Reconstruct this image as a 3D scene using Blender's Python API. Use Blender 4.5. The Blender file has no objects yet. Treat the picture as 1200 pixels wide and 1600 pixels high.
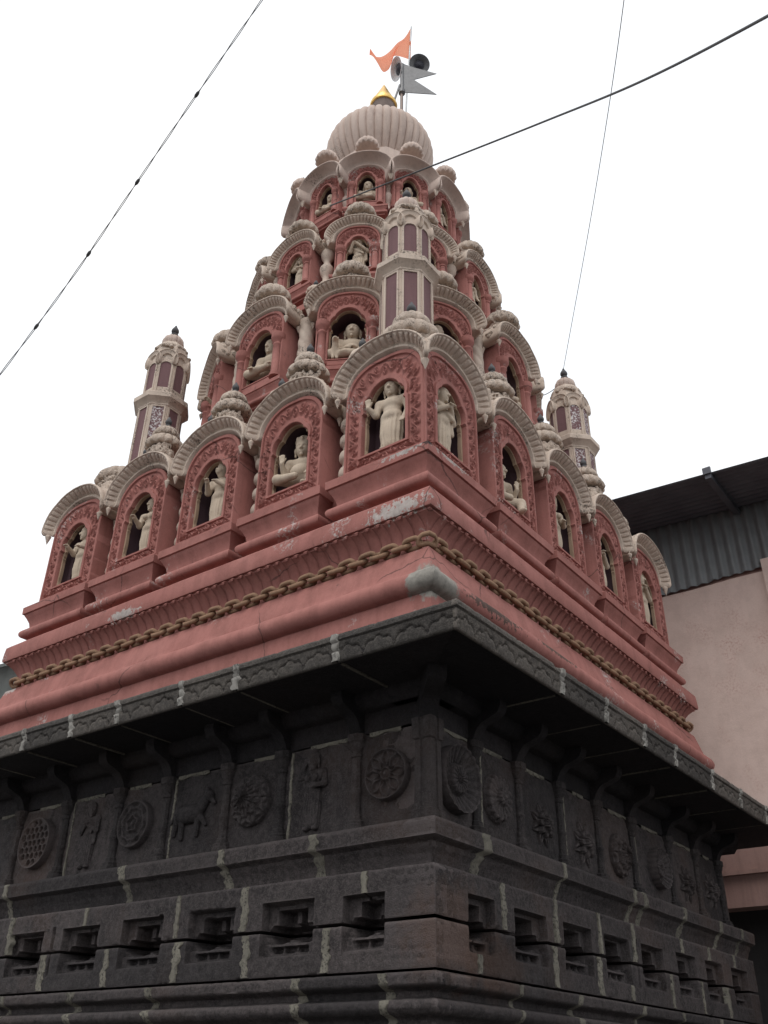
import bpy, bmesh, math, random
import numpy as np
from mathutils import Matrix, Vector

# ------------------------------------------------------------------ camera, sky, sun, exposure
ZO = 6.45                      # height of the tower's datum above the ground
S = bpy.context.scene
COL = S.collection
R = math.radians
cam_d = bpy.data.cameras.new('camera')
cam = bpy.data.objects.new('camera', cam_d); COL.objects.link(cam)
CR = [[0.59702, -0.80208, 0.015183], [-0.429174, -0.303346, 0.850759], [0.677773, 0.514437, 0.525336]]
cam.matrix_world = Matrix(((CR[0][0], CR[1][0], -CR[2][0], -8.614), (CR[0][1], CR[1][1], -CR[2][1], -6.782),
                           (CR[0][2], CR[1][2], -CR[2][2], -4.833 + ZO), (0, 0, 0, 1)))
cam_d.sensor_fit = 'VERTICAL'; cam_d.sensor_height = 32.0; cam_d.lens = 1456.4 / 1600 * 32.0
cam_d.clip_start = 0.05; cam_d.clip_end = 2000
S.camera = cam
S.render.resolution_x = 768; S.render.resolution_y = 1024

SUN_EL, SUN_AZ = R(58), R(195)          # azimuth of the sun as a direction from the tower (atan2)
W = bpy.data.worlds.new('World'); S.world = W; W.use_nodes = True
nt = W.node_tree; nt.nodes.clear()
wo = nt.nodes.new('ShaderNodeOutputWorld'); bg = nt.nodes.new('ShaderNodeBackground')
sky = nt.nodes.new('ShaderNodeTexSky'); sky.sky_type = 'NISHITA'; sky.sun_disc = False
sky.sun_elevation = SUN_EL; sky.sun_rotation = R(90) - SUN_AZ
sky.air_density = 1.0; sky.dust_density = 4.0
tc = nt.nodes.new('ShaderNodeTexCoord'); cn = nt.nodes.new('ShaderNodeTexNoise')
cn.inputs['Scale'].default_value = 2.2; cn.inputs['Detail'].default_value = 4; cn.inputs['Roughness'].default_value = .55
rp = nt.nodes.new('ShaderNodeValToRGB')
rp.color_ramp.elements[0].position = .3; rp.color_ramp.elements[0].color = (.86, .90, .95, 1)
rp.color_ramp.elements[1].position = .7; rp.color_ramp.elements[1].color = (1, 1, 1, 1)
sc = nt.nodes.new('ShaderNodeMix'); sc.data_type = 'RGBA'; sc.blend_type = 'MULTIPLY'; sc.inputs[0].default_value = 1
CLOUD = 11.5
sc.inputs[7].default_value = (CLOUD, CLOUD, CLOUD, 1)
mx = nt.nodes.new('ShaderNodeMix'); mx.data_type = 'RGBA'; mx.inputs[0].default_value = .94
nt.links.new(tc.outputs['Generated'], cn.inputs['Vector']); nt.links.new(cn.outputs['Fac'], rp.inputs['Fac'])
nt.links.new(rp.outputs['Color'], sc.inputs[6]); nt.links.new(sky.outputs[0], mx.inputs[6]); nt.links.new(sc.outputs[2], mx.inputs[7])
nt.links.new(mx.outputs[2], bg.inputs['Color']); bg.inputs['Strength'].default_value = .1
nt.links.new(bg.outputs[0], wo.inputs[0])
sun_d = bpy.data.lights.new('sun', 'SUN'); sun_d.energy = .95; sun_d.angle = R(28); sun_d.color = (1, .97, .92)
sun = bpy.data.objects.new('sun', sun_d); COL.objects.link(sun); sun.location = (0, 0, 40)
sd = Vector((math.cos(SUN_EL) * math.cos(SUN_AZ), math.cos(SUN_EL) * math.sin(SUN_AZ), math.sin(SUN_EL)))
sun.rotation_euler = (-sd).to_track_quat('-Z', 'Y').to_euler()
S.view_settings.view_transform = 'Standard'; S.view_settings.look = 'None'
S.view_settings.exposure = .15; S.view_settings.gamma = 1

# ------------------------------------------------------------------ numeric helpers
rng = np.random.RandomState(7)
_H = rng.rand(64, 64, 64)
def vnoise(p):
    p = np.asarray(p, float); i = np.floor(p).astype(int); f = p - i; f = f * f * (3 - 2 * f); i &= 63; j = (i + 1) & 63
    def g(a, b, c): return _H[a, b, c]
    x0, y0, z0 = i[..., 0], i[..., 1], i[..., 2]; x1, y1, z1 = j[..., 0], j[..., 1], j[..., 2]
    fx, fy, fz = f[..., 0], f[..., 1], f[..., 2]
    a = g(x0, y0, z0) * (1 - fx) + g(x1, y0, z0) * fx; b = g(x0, y1, z0) * (1 - fx) + g(x1, y1, z0) * fx
    c = g(x0, y0, z1) * (1 - fx) + g(x1, y0, z1) * fx; d = g(x0, y1, z1) * (1 - fx) + g(x1, y1, z1) * fx
    return (a * (1 - fy) + b * fy) * (1 - fz) + (c * (1 - fy) + d * fy) * fz
def fbm(p, s, o=3):
    t = 0; a = 1; n = 0; p = np.asarray(p, float)
    for k in range(o): t = t + a * vnoise(p * s + 17.3 * k); n += a; a *= .5; s *= 2.1
    return t / n - .5
def sstep(a, b, x):
    t = np.clip((x - a) / (b - a + 1e-12), 0, 1); return t * t * (3 - 2 * t)

# ------------------------------------------------------------------ object helpers
def data(name, V, F, smooth=None):
    me = bpy.data.meshes.new(name)
    V = np.asarray(V, float).reshape(-1, 3)
    me.from_pydata(V.tolist(), [], F if isinstance(F, list) else F.tolist())
    if smooth is not None and len(me.polygons):
        me.polygons.foreach_set('use_smooth', [True] * len(me.polygons))
        if smooth < 180: me.set_sharp_from_angle(angle=R(smooth))
    me.update(); return me
def ob(name, me, mat=None, parent=None, loc=(0, 0, 0), rz=0.0, sc=None):
    if isinstance(me, tuple): me = data(name, me[0], me[1], me[2] if len(me) > 2 else None)
    o = bpy.data.objects.new(name, me); COL.objects.link(o)
    if mat and not me.materials: me.materials.append(MAT[mat])
    o.parent = parent; o.location = loc; o.rotation_euler = (0, 0, rz)
    if sc: o.scale = sc if hasattr(sc, '__len__') else (sc, sc, sc)
    return o
def empty(name, loc=(0, 0, 0), rz=0, parent=None):
    o = bpy.data.objects.new(name, None); COL.objects.link(o); o.location = loc; o.rotation_euler = (0, 0, rz); o.parent = parent
    o.empty_display_size = .1; return o
def tag(o, label, cat, group=None):
    o['label'] = label; o['category'] = cat
    if group: o['group'] = group
    return o
def join(*parts):
    V = []; F = []; n = 0
    for p in parts:
        v = np.asarray(p[0], float).reshape(-1, 3); V.append(v)
        F += [[i + n for i in f] for f in (p[1] if isinstance(p[1], list) else p[1].tolist())]; n += len(v)
    return np.concatenate(V), F
def grid(P, closed=False, flip=False):
    n, m = P.shape[:2]; idx = np.arange(n * m).reshape(n, m)
    if closed: idx = np.concatenate([idx, idx[:, :1]], 1)
    q = np.stack([idx[:-1, :-1], idx[:-1, 1:], idx[1:, 1:], idx[1:, :-1]], -1).reshape(-1, 4)
    if flip: q = q[:, ::-1]
    return P.reshape(-1, 3), q.tolist()
def box(x0, x1, y0, y1, z0, z1):
    V = [(x0, y0, z0), (x1, y0, z0), (x1, y1, z0), (x0, y1, z0), (x0, y0, z1), (x1, y0, z1), (x1, y1, z1), (x0, y1, z1)]
    return np.array(V, float), [[0, 3, 2, 1], [4, 5, 6, 7], [0, 1, 5, 4], [1, 2, 6, 5], [2, 3, 7, 6], [3, 0, 4, 7]]
def lathe(prof, seg=24, rib=None, x=0, y=0, cap=True, arc=None):
    """prof: (r,z) from bottom to top; rib(theta, k) multiplies the radius"""
    prof = np.array(prof, float); th = np.linspace(0, 2 * math.pi, seg, endpoint=False)
    r = prof[:, 0][:, None] * np.ones(seg)
    if rib is not None: r = r * rib(th[None, :], (np.arange(len(prof)) / (len(prof) - 1))[:, None])
    P = np.stack([x + r * np.cos(th), y + r * np.sin(th), prof[:, 1][:, None] * np.ones(seg)], -1)
    V, F = grid(P, True)
    if cap:
        n = len(prof)
        F = F + [list(range(seg))[::-1], list(range((n - 1) * seg, n * seg))]
    return V, F
def curve_prof(pts, n=40):
    pts = np.array(pts, float); t = np.concatenate([[0], np.cumsum(np.linalg.norm(np.diff(pts, axis=0), axis=1))])
    s = np.linspace(0, t[-1], n)
    # Catmull-like smoothing by cubic hermite on chord length
    m = np.gradient(pts, t, axis=0); out = []
    for v in s:
        i = min(max(np.searchsorted(t, v) - 1, 0), len(t) - 2); h = t[i + 1] - t[i]; u = (v - t[i]) / h
        out.append((2 * u**3 - 3 * u**2 + 1) * pts[i] + (u**3 - 2 * u**2 + u) * h * m[i] + (-2 * u**3 + 3 * u**2) * pts[i + 1] + (u**3 - u**2) * h * m[i + 1])
    return np.array(out)
def tube(pts, rad, seg=8, closed=False):
    pts = np.array(pts, float); n = len(pts)
    rad = np.ones(n) * rad if np.isscalar(rad) else np.array(rad)
    T = np.gradient(pts, axis=0) if not closed else (np.roll(pts, -1, 0) - np.roll(pts, 1, 0))
    T /= np.linalg.norm(T, axis=1)[:, None] + 1e-12
    u = np.cross(T[0], [0, 0, 1.0]); u = u if np.linalg.norm(u) > 1e-3 else np.array([1., 0, 0]); u /= np.linalg.norm(u)
    th = np.linspace(0, 2 * math.pi, seg, endpoint=False); rows = []
    for i in range(n):
        u = u - T[i] * (u @ T[i]); u /= np.linalg.norm(u); w = np.cross(T[i], u)
        rows.append(pts[i] + rad[i] * (np.cos(th)[:, None] * u + np.sin(th)[:, None] * w))
    P = np.array(rows)
    if closed:
        V, F = grid(np.concatenate([P, P[:1]]), True); return V, F
    V, F = grid(P, True); F += [list(range(seg))[::-1], list(range((n - 1) * seg, n * seg))]
    return V, F
def square_sweep(prof, sides=(0, 1, 2, 3), jit=0.0):
    """prof: (d,z) bottom to top, swept round a square of half width d, mitred"""
    prof = np.array(prof, float); c = [(-1, -1), (1, -1), (1, 1), (-1, 1)]
    P = np.array([[(cx * d, cy * d, z) for cx, cy in c] for d, z in prof])
    return grid(P, True)
def ngon_sweep(prof, n=12, rot=0.0):
    """prof: (apothem,z); corners at rot + k*360/n"""
    prof = np.array(prof, float); th = rot + np.arange(n) * 2 * math.pi / n; k = 1 / math.cos(math.pi / n)
    P = np.stack([prof[:, 0][:, None] * k * np.cos(th), prof[:, 0][:, None] * k * np.sin(th), prof[:, 1][:, None] * np.ones(n)], -1)
    V, F = grid(P, True); m = len(prof)
    F += [list(range(n))[::-1], list(range((m - 1) * n, m * n))]
    return V, F
def bracket3(prof, w, back):
    """profile (out,z) run round three sides (left return, front, right return) of a box of half width w; -y is outward"""
    prof = np.array(prof, float); rows = []
    for o, z in prof: rows.append([(-w - o, back, z), (-w - o, -o, z), (w + o, -o, z), (w + o, back, z)])
    V, F = grid(np.array(rows)); n = len(prof)
    F += [[(n - 1) * 4 + k for k in range(4)], [3, 2, 1, 0]]
    return V, F
# signed distance modelling -> surface nets
def cap_(a, b, ra, rb=None, k=None): return ('c', np.array(a, float), np.array(b, float), ra, ra if rb is None else rb, k)
def ell_(c, r, rot=0, k=None): return ('e', np.array(c, float), np.array(r, float), rot, k)
def sdf_mesh(prims, lo, hi, h, k=.018, sub=(), extra=None):
    ax = [np.arange(lo[i], hi[i] + h, h) for i in range(3)]
    X, Y, Z = np.meshgrid(*ax, indexing='ij'); PA = np.stack([X, Y, Z], -1)
    def win(p):
        if p[0] == 'c': a, b = np.minimum(p[1], p[2]), np.maximum(p[1], p[2]); m = max(p[3], p[4])
        else: a = b = p[1]; m = max(p[2])
        m += .055
        return tuple(slice(max(0, int((a[i] - m - lo[i]) / h)), max(1, int((b[i] + m - lo[i]) / h) + 2)) for i in range(3))
    def ev(p, P):
        if p[0] == 'c':
            a, b, ra, rb = p[1:5]; ba = b - a; t = np.clip(((P - a) @ ba) / (ba @ ba + 1e-12), 0, 1)
            return np.linalg.norm(P - a - t[..., None] * ba, axis=-1) - (ra + (rb - ra) * t)
        c, r, rot = p[1:4]; q = P - c
        if rot:
            cs, sn = math.cos(rot), math.sin(rot); q = np.stack([cs * q[..., 0] + sn * q[..., 1], -sn * q[..., 0] + cs * q[..., 1], q[..., 2]], -1)
        k0 = np.linalg.norm(q / r, axis=-1); k1 = np.linalg.norm(q / (r * r), axis=-1) + 1e-9
        return k0 * (k0 - 1) / k1
    DA = np.full(X.shape, .05)
    for p in prims:
        w = win(p); D = DA[w]
        if not D.size: continue
        d = ev(p, PA[w]); kk = p[-1] if p[-1] is not None else k
        hh = np.maximum(kk - np.abs(D - d), 0) / kk; DA[w] = np.minimum(D, d) - hh * hh * kk * .25
    for p in sub:
        w = win(p); D = DA[w]
        if not D.size: continue
        d = -ev(p, PA[w]); kk = .012; hh = np.maximum(kk - np.abs(D - d), 0) / kk; DA[w] = np.maximum(D, d) + hh * hh * kk * .25
    D = DA
    return surfnets(D, lo, h)
def surfnets(D, lo, h):
    n = D.shape; s = D < 0
    acc = np.zeros((n[0] - 1, n[1] - 1, n[2] - 1, 3)); cnt = np.zeros((n[0] - 1, n[1] - 1, n[2] - 1))
    cor = [(i, j, k) for i in (0, 1) for j in (0, 1) for k in (0, 1)]
    def sl(A, c): return A[c[0]:n[0] - 1 + c[0], c[1]:n[1] - 1 + c[1], c[2]:n[2] - 1 + c[2]]
    for a in cor:
        for ax in range(3):
            if a[ax] == 0:
                b = list(a); b[ax] = 1; da, db = sl(D, a), sl(D, b); m = (da < 0) != (db < 0)
                t = np.where(m, da / (da - db + 1e-20), 0)
                for c in range(3): acc[..., c] += np.where(m, a[c] + (t if c == ax else 0), 0)
                cnt += m
    act = cnt > 0; idx = -np.ones(cnt.shape, int); idx[act] = np.arange(act.sum())
    I = np.stack(np.nonzero(act), -1); V = (I + acc[act] / cnt[act][:, None]) * h + np.array(lo)
    F = []
    for ax in range(3):
        o = [(1, 2), (2, 0), (0, 1)][ax]
        a = [slice(1, n[i] - 1) for i in range(3)]; a[ax] = slice(0, n[ax] - 1); b = list(a); b[ax] = slice(1, n[ax])
        sa, sb = s[tuple(a)], s[tuple(b)]
        for m, fl in ((sa & ~sb, False), (~sa & sb, True)):
            q = np.stack(np.nonzero(m), -1)
            if not len(q): continue
            for i in range(3):
                if i != ax: q[:, i] += 1
            c = []
            for d1, d2 in ((0, 0), (1, 0), (1, 1), (0, 1)):
                r = q.copy(); r[:, o[0]] -= 1 - d1; r[:, o[1]] -= 1 - d2; c.append(idx[r[:, 0], r[:, 1], r[:, 2]])
            c = np.stack(c, -1)
            if fl: c = c[:, ::-1]
            F.append(c)
    F = np.concatenate(F); F = F[(F >= 0).all(1)]
    return V, F.tolist()

# ------------------------------------------------------------------ materials
MAT = {}
class NT:
    def __init__(s, name):
        m = bpy.data.materials.new(name); m.use_nodes = True; s.m = m; s.t = m.node_tree; s.b = s.t.nodes['Principled BSDF']
        s.geo = s.t.nodes.new('ShaderNodeNewGeometry'); MAT[name] = m
    def n(s, kind, **k):
        x = s.t.nodes.new(kind)
        for a, v in k.items(): setattr(x, a, v)
        return x
    def lk(s, a, b): s.t.links.new(a, b)
    def noise(s, scale, det=4, rough=.55, vec=None, stretch=None):
        x = s.n('ShaderNodeTexNoise'); x.inputs['Scale'].default_value = scale; x.inputs['Detail'].default_value = det; x.inputs['Roughness'].default_value = rough
        v = vec or s.geo.outputs['Position']
        if stretch:
            mp = s.n('ShaderNodeMapping'); mp.inputs['Scale'].default_value = stretch; s.lk(v, mp.inputs['Vector']); v = mp.outputs[0]
        s.lk(v, x.inputs['Vector']); return x.outputs['Fac']
    def vor(s, scale, feat='F1'):
        x = s.n('ShaderNodeTexVoronoi', feature=feat); x.inputs['Scale'].default_value = scale; s.lk(s.geo.outputs['Position'], x.inputs['Vector']); return x.outputs['Distance']
    def ramp(s, f, a, b, ca=(0, 0, 0, 1), cb=(1, 1, 1, 1)):
        x = s.n('ShaderNodeValToRGB'); e = x.color_ramp.elements; e[0].position = a; e[1].position = b; e[0].color = ca; e[1].color = cb
        s.lk(f, x.inputs['Fac']); return x.outputs['Color']
    def math(s, op, a, b=None):
        x = s.n('ShaderNodeMath', operation=op)
        for i, v in enumerate((a, b)):
            if v is None: continue
            if isinstance(v, (int, float)): x.inputs[i].default_value = v
            else: s.lk(v, x.inputs[i])
        return x.outputs[0]
    def mix(s, f, a, b, blend='MIX'):
        x = s.n('ShaderNodeMix', data_type='RGBA', blend_type=blend)
        for i, v in ((0, f), (6, a), (7, b)):
            if isinstance(v, (int, float)): x.inputs[i].default_value = v
            elif isinstance(v, tuple): x.inputs[i].default_value = v if len(v) == 4 else v + (1,)
            else: s.lk(v, x.inputs[i])
        return x.outputs[2]
    def bump(s, h, strength=.3, dist=.01, prev=None):
        x = s.n('ShaderNodeBump'); x.inputs['Strength'].default_value = strength; x.inputs['Distance'].default_value = dist
        s.lk(h, x.inputs['Height'])
        if prev: s.lk(prev, x.inputs['Normal'])
        return x.outputs[0]
    def out(s, col=None, rough=.8, normal=None, spec=.3, metal=0):
        if isinstance(col, tuple): s.b.inputs['Base Color'].default_value = col + (1,)
        elif col: s.lk(col, s.b.inputs['Base Color'])
        if isinstance(rough, (int, float)): s.b.inputs['Roughness'].default_value = rough
        else: s.lk(rough, s.b.inputs['Roughness'])
        if normal: s.lk(normal, s.b.inputs['Normal'])
        s.b.inputs['Specular IOR Level'].default_value = spec; s.b.inputs['Metallic'].default_value = metal
        return s.m
def plaster(name, c1, c2, flake=None, fl=(.62, .68), mold=(.66, .74), moldc=(.035, .033, .032), grime=(.20, .15, .13), gr=(.55, .75), spec=.25, spots=(), crack=None, bk=1.0, streak=.6):
    t = NT(name)
    col = t.mix(t.ramp(t.noise(1.3, 5), .3, .7), c1, c2)
    col = t.mix(t.math('MULTIPLY', t.ramp(t.noise(9, 6, .65, stretch=(1, 1, .10)), .46, .74), streak), col, tuple(x * .62 for x in c1))       # run-off streaks
    col = t.mix(t.math('MULTIPLY', t.ramp(t.noise(3.1, 6, .7), *gr), .7), col, grime)
    col = t.mix(t.math('MULTIPLY', t.ramp(t.noise(55, 3, .6), .35, .75), .22), col, tuple(min(1, x * 1.25) for x in c2))                 # brush and grain
    if flake:
        a = t.ramp(t.noise(30, 6, .7), .5, .56); b = t.ramp(t.noise(1.7, 4, .6), fl[0], fl[1])
        col = t.mix(t.math('MULTIPLY', a, b), col, flake)
    if mold:
        a = t.ramp(t.noise(42, 5, .7), .50, .60); b = t.ramp(t.noise(2.3, 5, .65), mold[0], mold[1])
        col = t.mix(t.math('MULTIPLY', t.math('MULTIPLY', a, b), .85), col, moldc)
    for (c, r_, kc, edge) in spots:        # bare or flaked places, each with its own ragged outline
        sb_ = t.n('ShaderNodeVectorMath', operation='SUBTRACT'); t.lk(t.geo.outputs['Position'], sb_.inputs[0]); sb_.inputs[1].default_value = (c[0], c[1], c[2] + ZO)
        dv = t.n('ShaderNodeVectorMath', operation='DIVIDE'); t.lk(sb_.outputs[0], dv.inputs[0]); dv.inputs[1].default_value = r_
        ln = t.n('ShaderNodeVectorMath', operation='LENGTH'); t.lk(dv.outputs[0], ln.inputs[0])
        v = t.math('ADD', t.math('MULTIPLY', ln.outputs['Value'], .5), t.math('MULTIPLY', t.noise(8 if edge == 's' else 22, 6, .72), 1.0 if edge == 's' else 1.5))
        m_ = t.ramp(t.math('MULTIPLY', v, .5), *((.45, .505) if edge == 's' else (.50, .53)), (1, 1, 1, 1), (0, 0, 0, 1))
        kc2 = t.mix(t.ramp(t.noise(12, 5, .7), .35, .65), kc, tuple(x * .62 for x in kc)); col = t.mix(m_, col, kc2)
    if crack:
        vo = t.n('ShaderNodeTexVoronoi', feature='DISTANCE_TO_EDGE'); vo.inputs['Scale'].default_value = 1.1
        wn = t.n('ShaderNodeTexNoise'); wn.inputs['Scale'].default_value = 5; wn.inputs['Detail'].default_value = 6; t.lk(t.geo.outputs['Position'], wn.inputs['Vector'])
        wm = t.mix(.12, t.geo.outputs['Position'], wn.outputs['Color']); t.lk(wm, vo.inputs['Vector'])
        cm = t.math('MULTIPLY', t.ramp(vo.outputs['Distance'], .0035, .008, (1, 1, 1, 1), (0, 0, 0, 1)), t.ramp(t.noise(.9, 3), .48, .56)); col = t.mix(t.math('MULTIPLY', cm, .8), col, crack)
    nb = t.bump(t.noise(18 if bk == 1 else 38, 5, .6 if bk == 1 else .7), .25 * bk, .012 * bk); nb = t.bump(t.noise(120, 3, .6), .22, .004, nb)
    return t.out(col, .82, nb, spec)
WHT, CEM, BLK, ALG = (.50, .44, .41), (.33, .31, .275), (.04, .037, .035), (.11, .07, .058)
plaster('red_paint', (.32, .128, .110), (.37, .160, .139), flake=(.46, .40, .38), fl=(.60, .66), mold=(.66, .74), grime=(.20, .082, .068), gr=(.46, .72), crack=(.10, .05, .045),
        spots=[((-3.07, -2.72, -.55), (.3, .50, .13), WHT, 'h'), ((-3.0, -2.72, .12), (.3, .42, .10), WHT, 'h'), ((-2.6, -3.0, .12), (.5, .3, .08), WHT, 'h'), ((-3.0, -3.0, .13), (.09, .09, .07), BLK, 's'),
               ((-3.08, -3.10, -1.33), (.34, .30, .17), CEM, 's'), ((-3.07, .9, -.58), (.3, .35, .09), WHT, 'h'), ((-3.07, 2.95, -.98), (.3, .35, .07), WHT, 'h'), ((-2.2, -3.12, -1.30), (.7, .3, .09), ALG, 'h'), ((-1.0, -3.12, -1.27), (.6, .3, .07), ALG, 'h')])
plaster('cream', (.50, .405, .335), (.57, .475, .40), mold=(.50, .62), grime=(.34, .265, .215))
plaster('cream_foliage', (.50, .405, .335), (.57, .475, .40), bk=2.6, mold=(.44, .56), grime=(.33, .26, .21), gr=(.42, .68))
plaster('cream_dome', (.50, .395, .34), (.56, .455, .40), mold=(.60, .70), grime=(.32, .245, .22))
plaster('statue_paint', (.48, .39, .30), (.55, .455, .36), mold=(.58, .68), moldc=(.12, .10, .085), grime=(.31, .24, .185))
plaster('tan_paint', (.32, .225, .155), (.37, .265, .19), mold=(.68, .76), grime=(.2, .14, .10))
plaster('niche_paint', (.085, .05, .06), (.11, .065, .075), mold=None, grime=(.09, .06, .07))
plaster('maroon_panel', (.155, .085, .09), (.18, .10, .105), flake=(.55, .52, .52), fl=(.66, .70), mold=None, grime=(.13, .075, .08))
plaster('maroon_flaking', (.155, .085, .09), (.18, .10, .105), flake=(.58, .55, .55), fl=(.30, .42), mold=None, grime=(.13, .075, .08))
plaster('chain_paint', (.225, .135, .085), (.28, .172, .11), mold=(.64, .74), grime=(.10, .058, .04))
plaster('grey_cement', (.20, .18, .155), (.25, .225, .195), mold=(.5, .62), grime=(.15, .11, .095), gr=(.4, .6))
plaster('dark_finial', (.085, .085, .09), (.12, .12, .125), mold=None, grime=(.06, .06, .06))
plaster('pink_wall', streak=.15, c1=(.57, .44, .39), c2=(.62, .48, .43), flake=(.43, .25, .215), fl=(.50, .75), mold=None, grime=(.45, .335, .295), gr=(.45, .75))
plaster('pink_beam', (.27, .165, .145), (.31, .195, .17), mold=None, grime=(.19, .12, .105))
plaster('mortar', (.15, .14, .115), (.21, .195, .16), mold=(.40, .52), moldc=(.03, .027, .025), grime=(.06, .055, .047), gr=(.4, .65))
plaster('lime_patch', (.24, .23, .21), (.33, .315, .29), mold=(.42, .52), moldc=(.04, .037, .035), grime=(.12, .11, .10), gr=(.4, .65))
plaster('far_wall', (.15, .165, .155), (.19, .20, .19), mold=None, grime=(.11, .12, .11))
plaster('paving', (.065, .06, .057), (.09, .085, .08), mold=None, grime=(.045, .042, .04))
plaster('dark_inside', (.05, .045, .045), (.06, .055, .055), mold=None, grime=(.03, .03, .03))
def stone(name, a, b, c, wear=.8, rust=False):
    t = NT(name)
    col = t.mix(t.ramp(t.noise(3.3, 7, .72), .36, .64), a, b)
    col = t.mix(t.math('MULTIPLY', t.ramp(t.noise(.9, 4, .6), .5, .68), .8), col, c)
    col = t.mix(t.ramp(t.noise(75, 4, .75), .52, .72), col, tuple(x * 2.1 for x in b))
    col = t.mix(t.ramp(t.noise(7, 6, .7), .62, .72), col, tuple(x * .5 for x in a))
    col = t.mix(t.math('MULTIPLY', t.ramp(t.noise(22, 6, .75), .45, .66), .75), col, tuple(x * 1.7 for x in b)); col = t.mix(t.math('MULTIPLY', t.ramp(t.geo.outputs['Pointiness'], .515, .60), wear), col, tuple(x * 2.4 for x in b))     # worn arrises
    if rust:
        for c_, r_ in (((-2.75, -3.05, -3.95), (.55, .3, .33)), ((-2.2, -3.05, -4.1), (.4, .3, .2))):
            sb_ = t.n('ShaderNodeVectorMath', operation='SUBTRACT'); t.lk(t.geo.outputs['Position'], sb_.inputs[0]); sb_.inputs[1].default_value = (c_[0], c_[1], c_[2] + ZO)
            dv = t.n('ShaderNodeVectorMath', operation='DIVIDE'); t.lk(sb_.outputs[0], dv.inputs[0]); dv.inputs[1].default_value = r_
            ln = t.n('ShaderNodeVectorMath', operation='LENGTH'); t.lk(dv.outputs[0], ln.inputs[0])
            v = t.math('MULTIPLY', t.math('ADD', t.math('MULTIPLY', ln.outputs['Value'], .5), t.noise(7, 6, .72)), .5)
            col = t.mix(t.math('MULTIPLY', t.ramp(v, .38, .56, (1, 1, 1, 1), (0, 0, 0, 1)), .42), col, (.085, .046, .030))
    oi = t.n('ShaderNodeObjectInfo'); col = t.mix(1.0, col, t.ramp(oi.outputs['Random'], 0, 1, (.70, .69, .70, 1), (1.42, 1.36, 1.32, 1)), 'MULTIPLY')
    nb = t.bump(t.noise(9, 5, .65), .35, .03); nb = t.bump(t.noise(45, 6, .75), 1.0, .016, nb); nb = t.bump(t.vor(130), .45, .006, nb)
    return t.out(col, .78, nb, .3)
stone('basalt', (.0145, .0129, .0137), (.045, .0395, .040), (.058, .038, .031), .8, True)
stone('basalt_plain', (.016, .0143, .0152), (.038, .034, .0345), (.045, .030, .025), 0)
stone('basalt_shaded', (.009, .0081, .0093), (.018, .0162, .0182), (.022, .017, .015), 0)  # same basalt made darker: shade under the eave put into the colour
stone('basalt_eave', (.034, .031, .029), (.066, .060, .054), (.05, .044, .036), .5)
def metal(name, c, rough=.5, met=.9, var=.25):
    t = NT(name); col = t.mix(t.ramp(t.noise(14, 5, .65), .35, .7), c, tuple(x * (1 - var) for x in c))
    return t.out(col, rough, t.bump(t.noise(60, 3), .1, .003), .5, met)
metal('gold', (.78, .52, .16), .33, .85); metal('tin_dark', (.16, .16, .165), .5, .6); metal('galvanised', (.42, .43, .44), .45, .7)
metal('pipe_brown', (.22, .17, .15), .5, .5); metal('horn_grey', (.12, .12, .125), .5, .2); metal('horn_dark', (.035, .035, .05), .6, .1)
metal('horn_white', (.55, .55, .56), .45, .2); metal('cable', (.06, .06, .062), .6, 0)
t = NT('corrugated')
col = t.mix(t.ramp(t.noise(2.2, 5, .6), .35, .7), (.165, .172, .176), (.125, .13, .135)); col = t.mix(t.math('MULTIPLY', t.ramp(t.noise(5, 6, .7, stretch=(1, 1, .2)), .55, .75), .5), col, (.09, .076, .066))
t.out(col, .55, t.bump(t.noise(80, 3), .1, .003), .4, .35)
t = NT('roof_sheet'); t.out(t.mix(t.ramp(t.noise(3, 5), .35, .7), (.125, .13, .15), (.095, .098, .115)), .55, t.bump(t.noise(60, 3), .1, .003), .3, .3)
t = NT('flag_cloth'); t.out(t.mix(t.ramp(t.noise(9, 4), .35, .7), (.95, .30, .17), (.97, .36, .22)), .9, t.bump(t.noise(300, 2), .15, .002), .1)
tb = t.n('ShaderNodeBsdfTranslucent'); tb.inputs[0].default_value = (1, .47, .32, 1); ms = t.n('ShaderNodeMixShader'); ms.inputs[0].default_value = .6
t.lk(t.b.outputs[0], ms.inputs[1]); t.lk(tb.outputs[0], ms.inputs[2]); t.lk(ms.outputs[0], t.t.nodes['Material Output'].inputs[0])

# ------------------------------------------------------------------ ground
g = ob('ground', (np.array([(-150, -150, 0), (150, -150, 0), (150, 150, 0), (-150, 150, 0)], float), [[0, 1, 2, 3]]), 'paving')
g['kind'] = 'structure'

temple = empty('temple')
tag(temple, 'temple with a black basalt base below a tapering red and cream tower of arched niches', 'temple')
LEFT, RIGHT = R(-90), 0.0
FACES = ((LEFT, 3.3), (RIGHT, 91.7))

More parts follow.
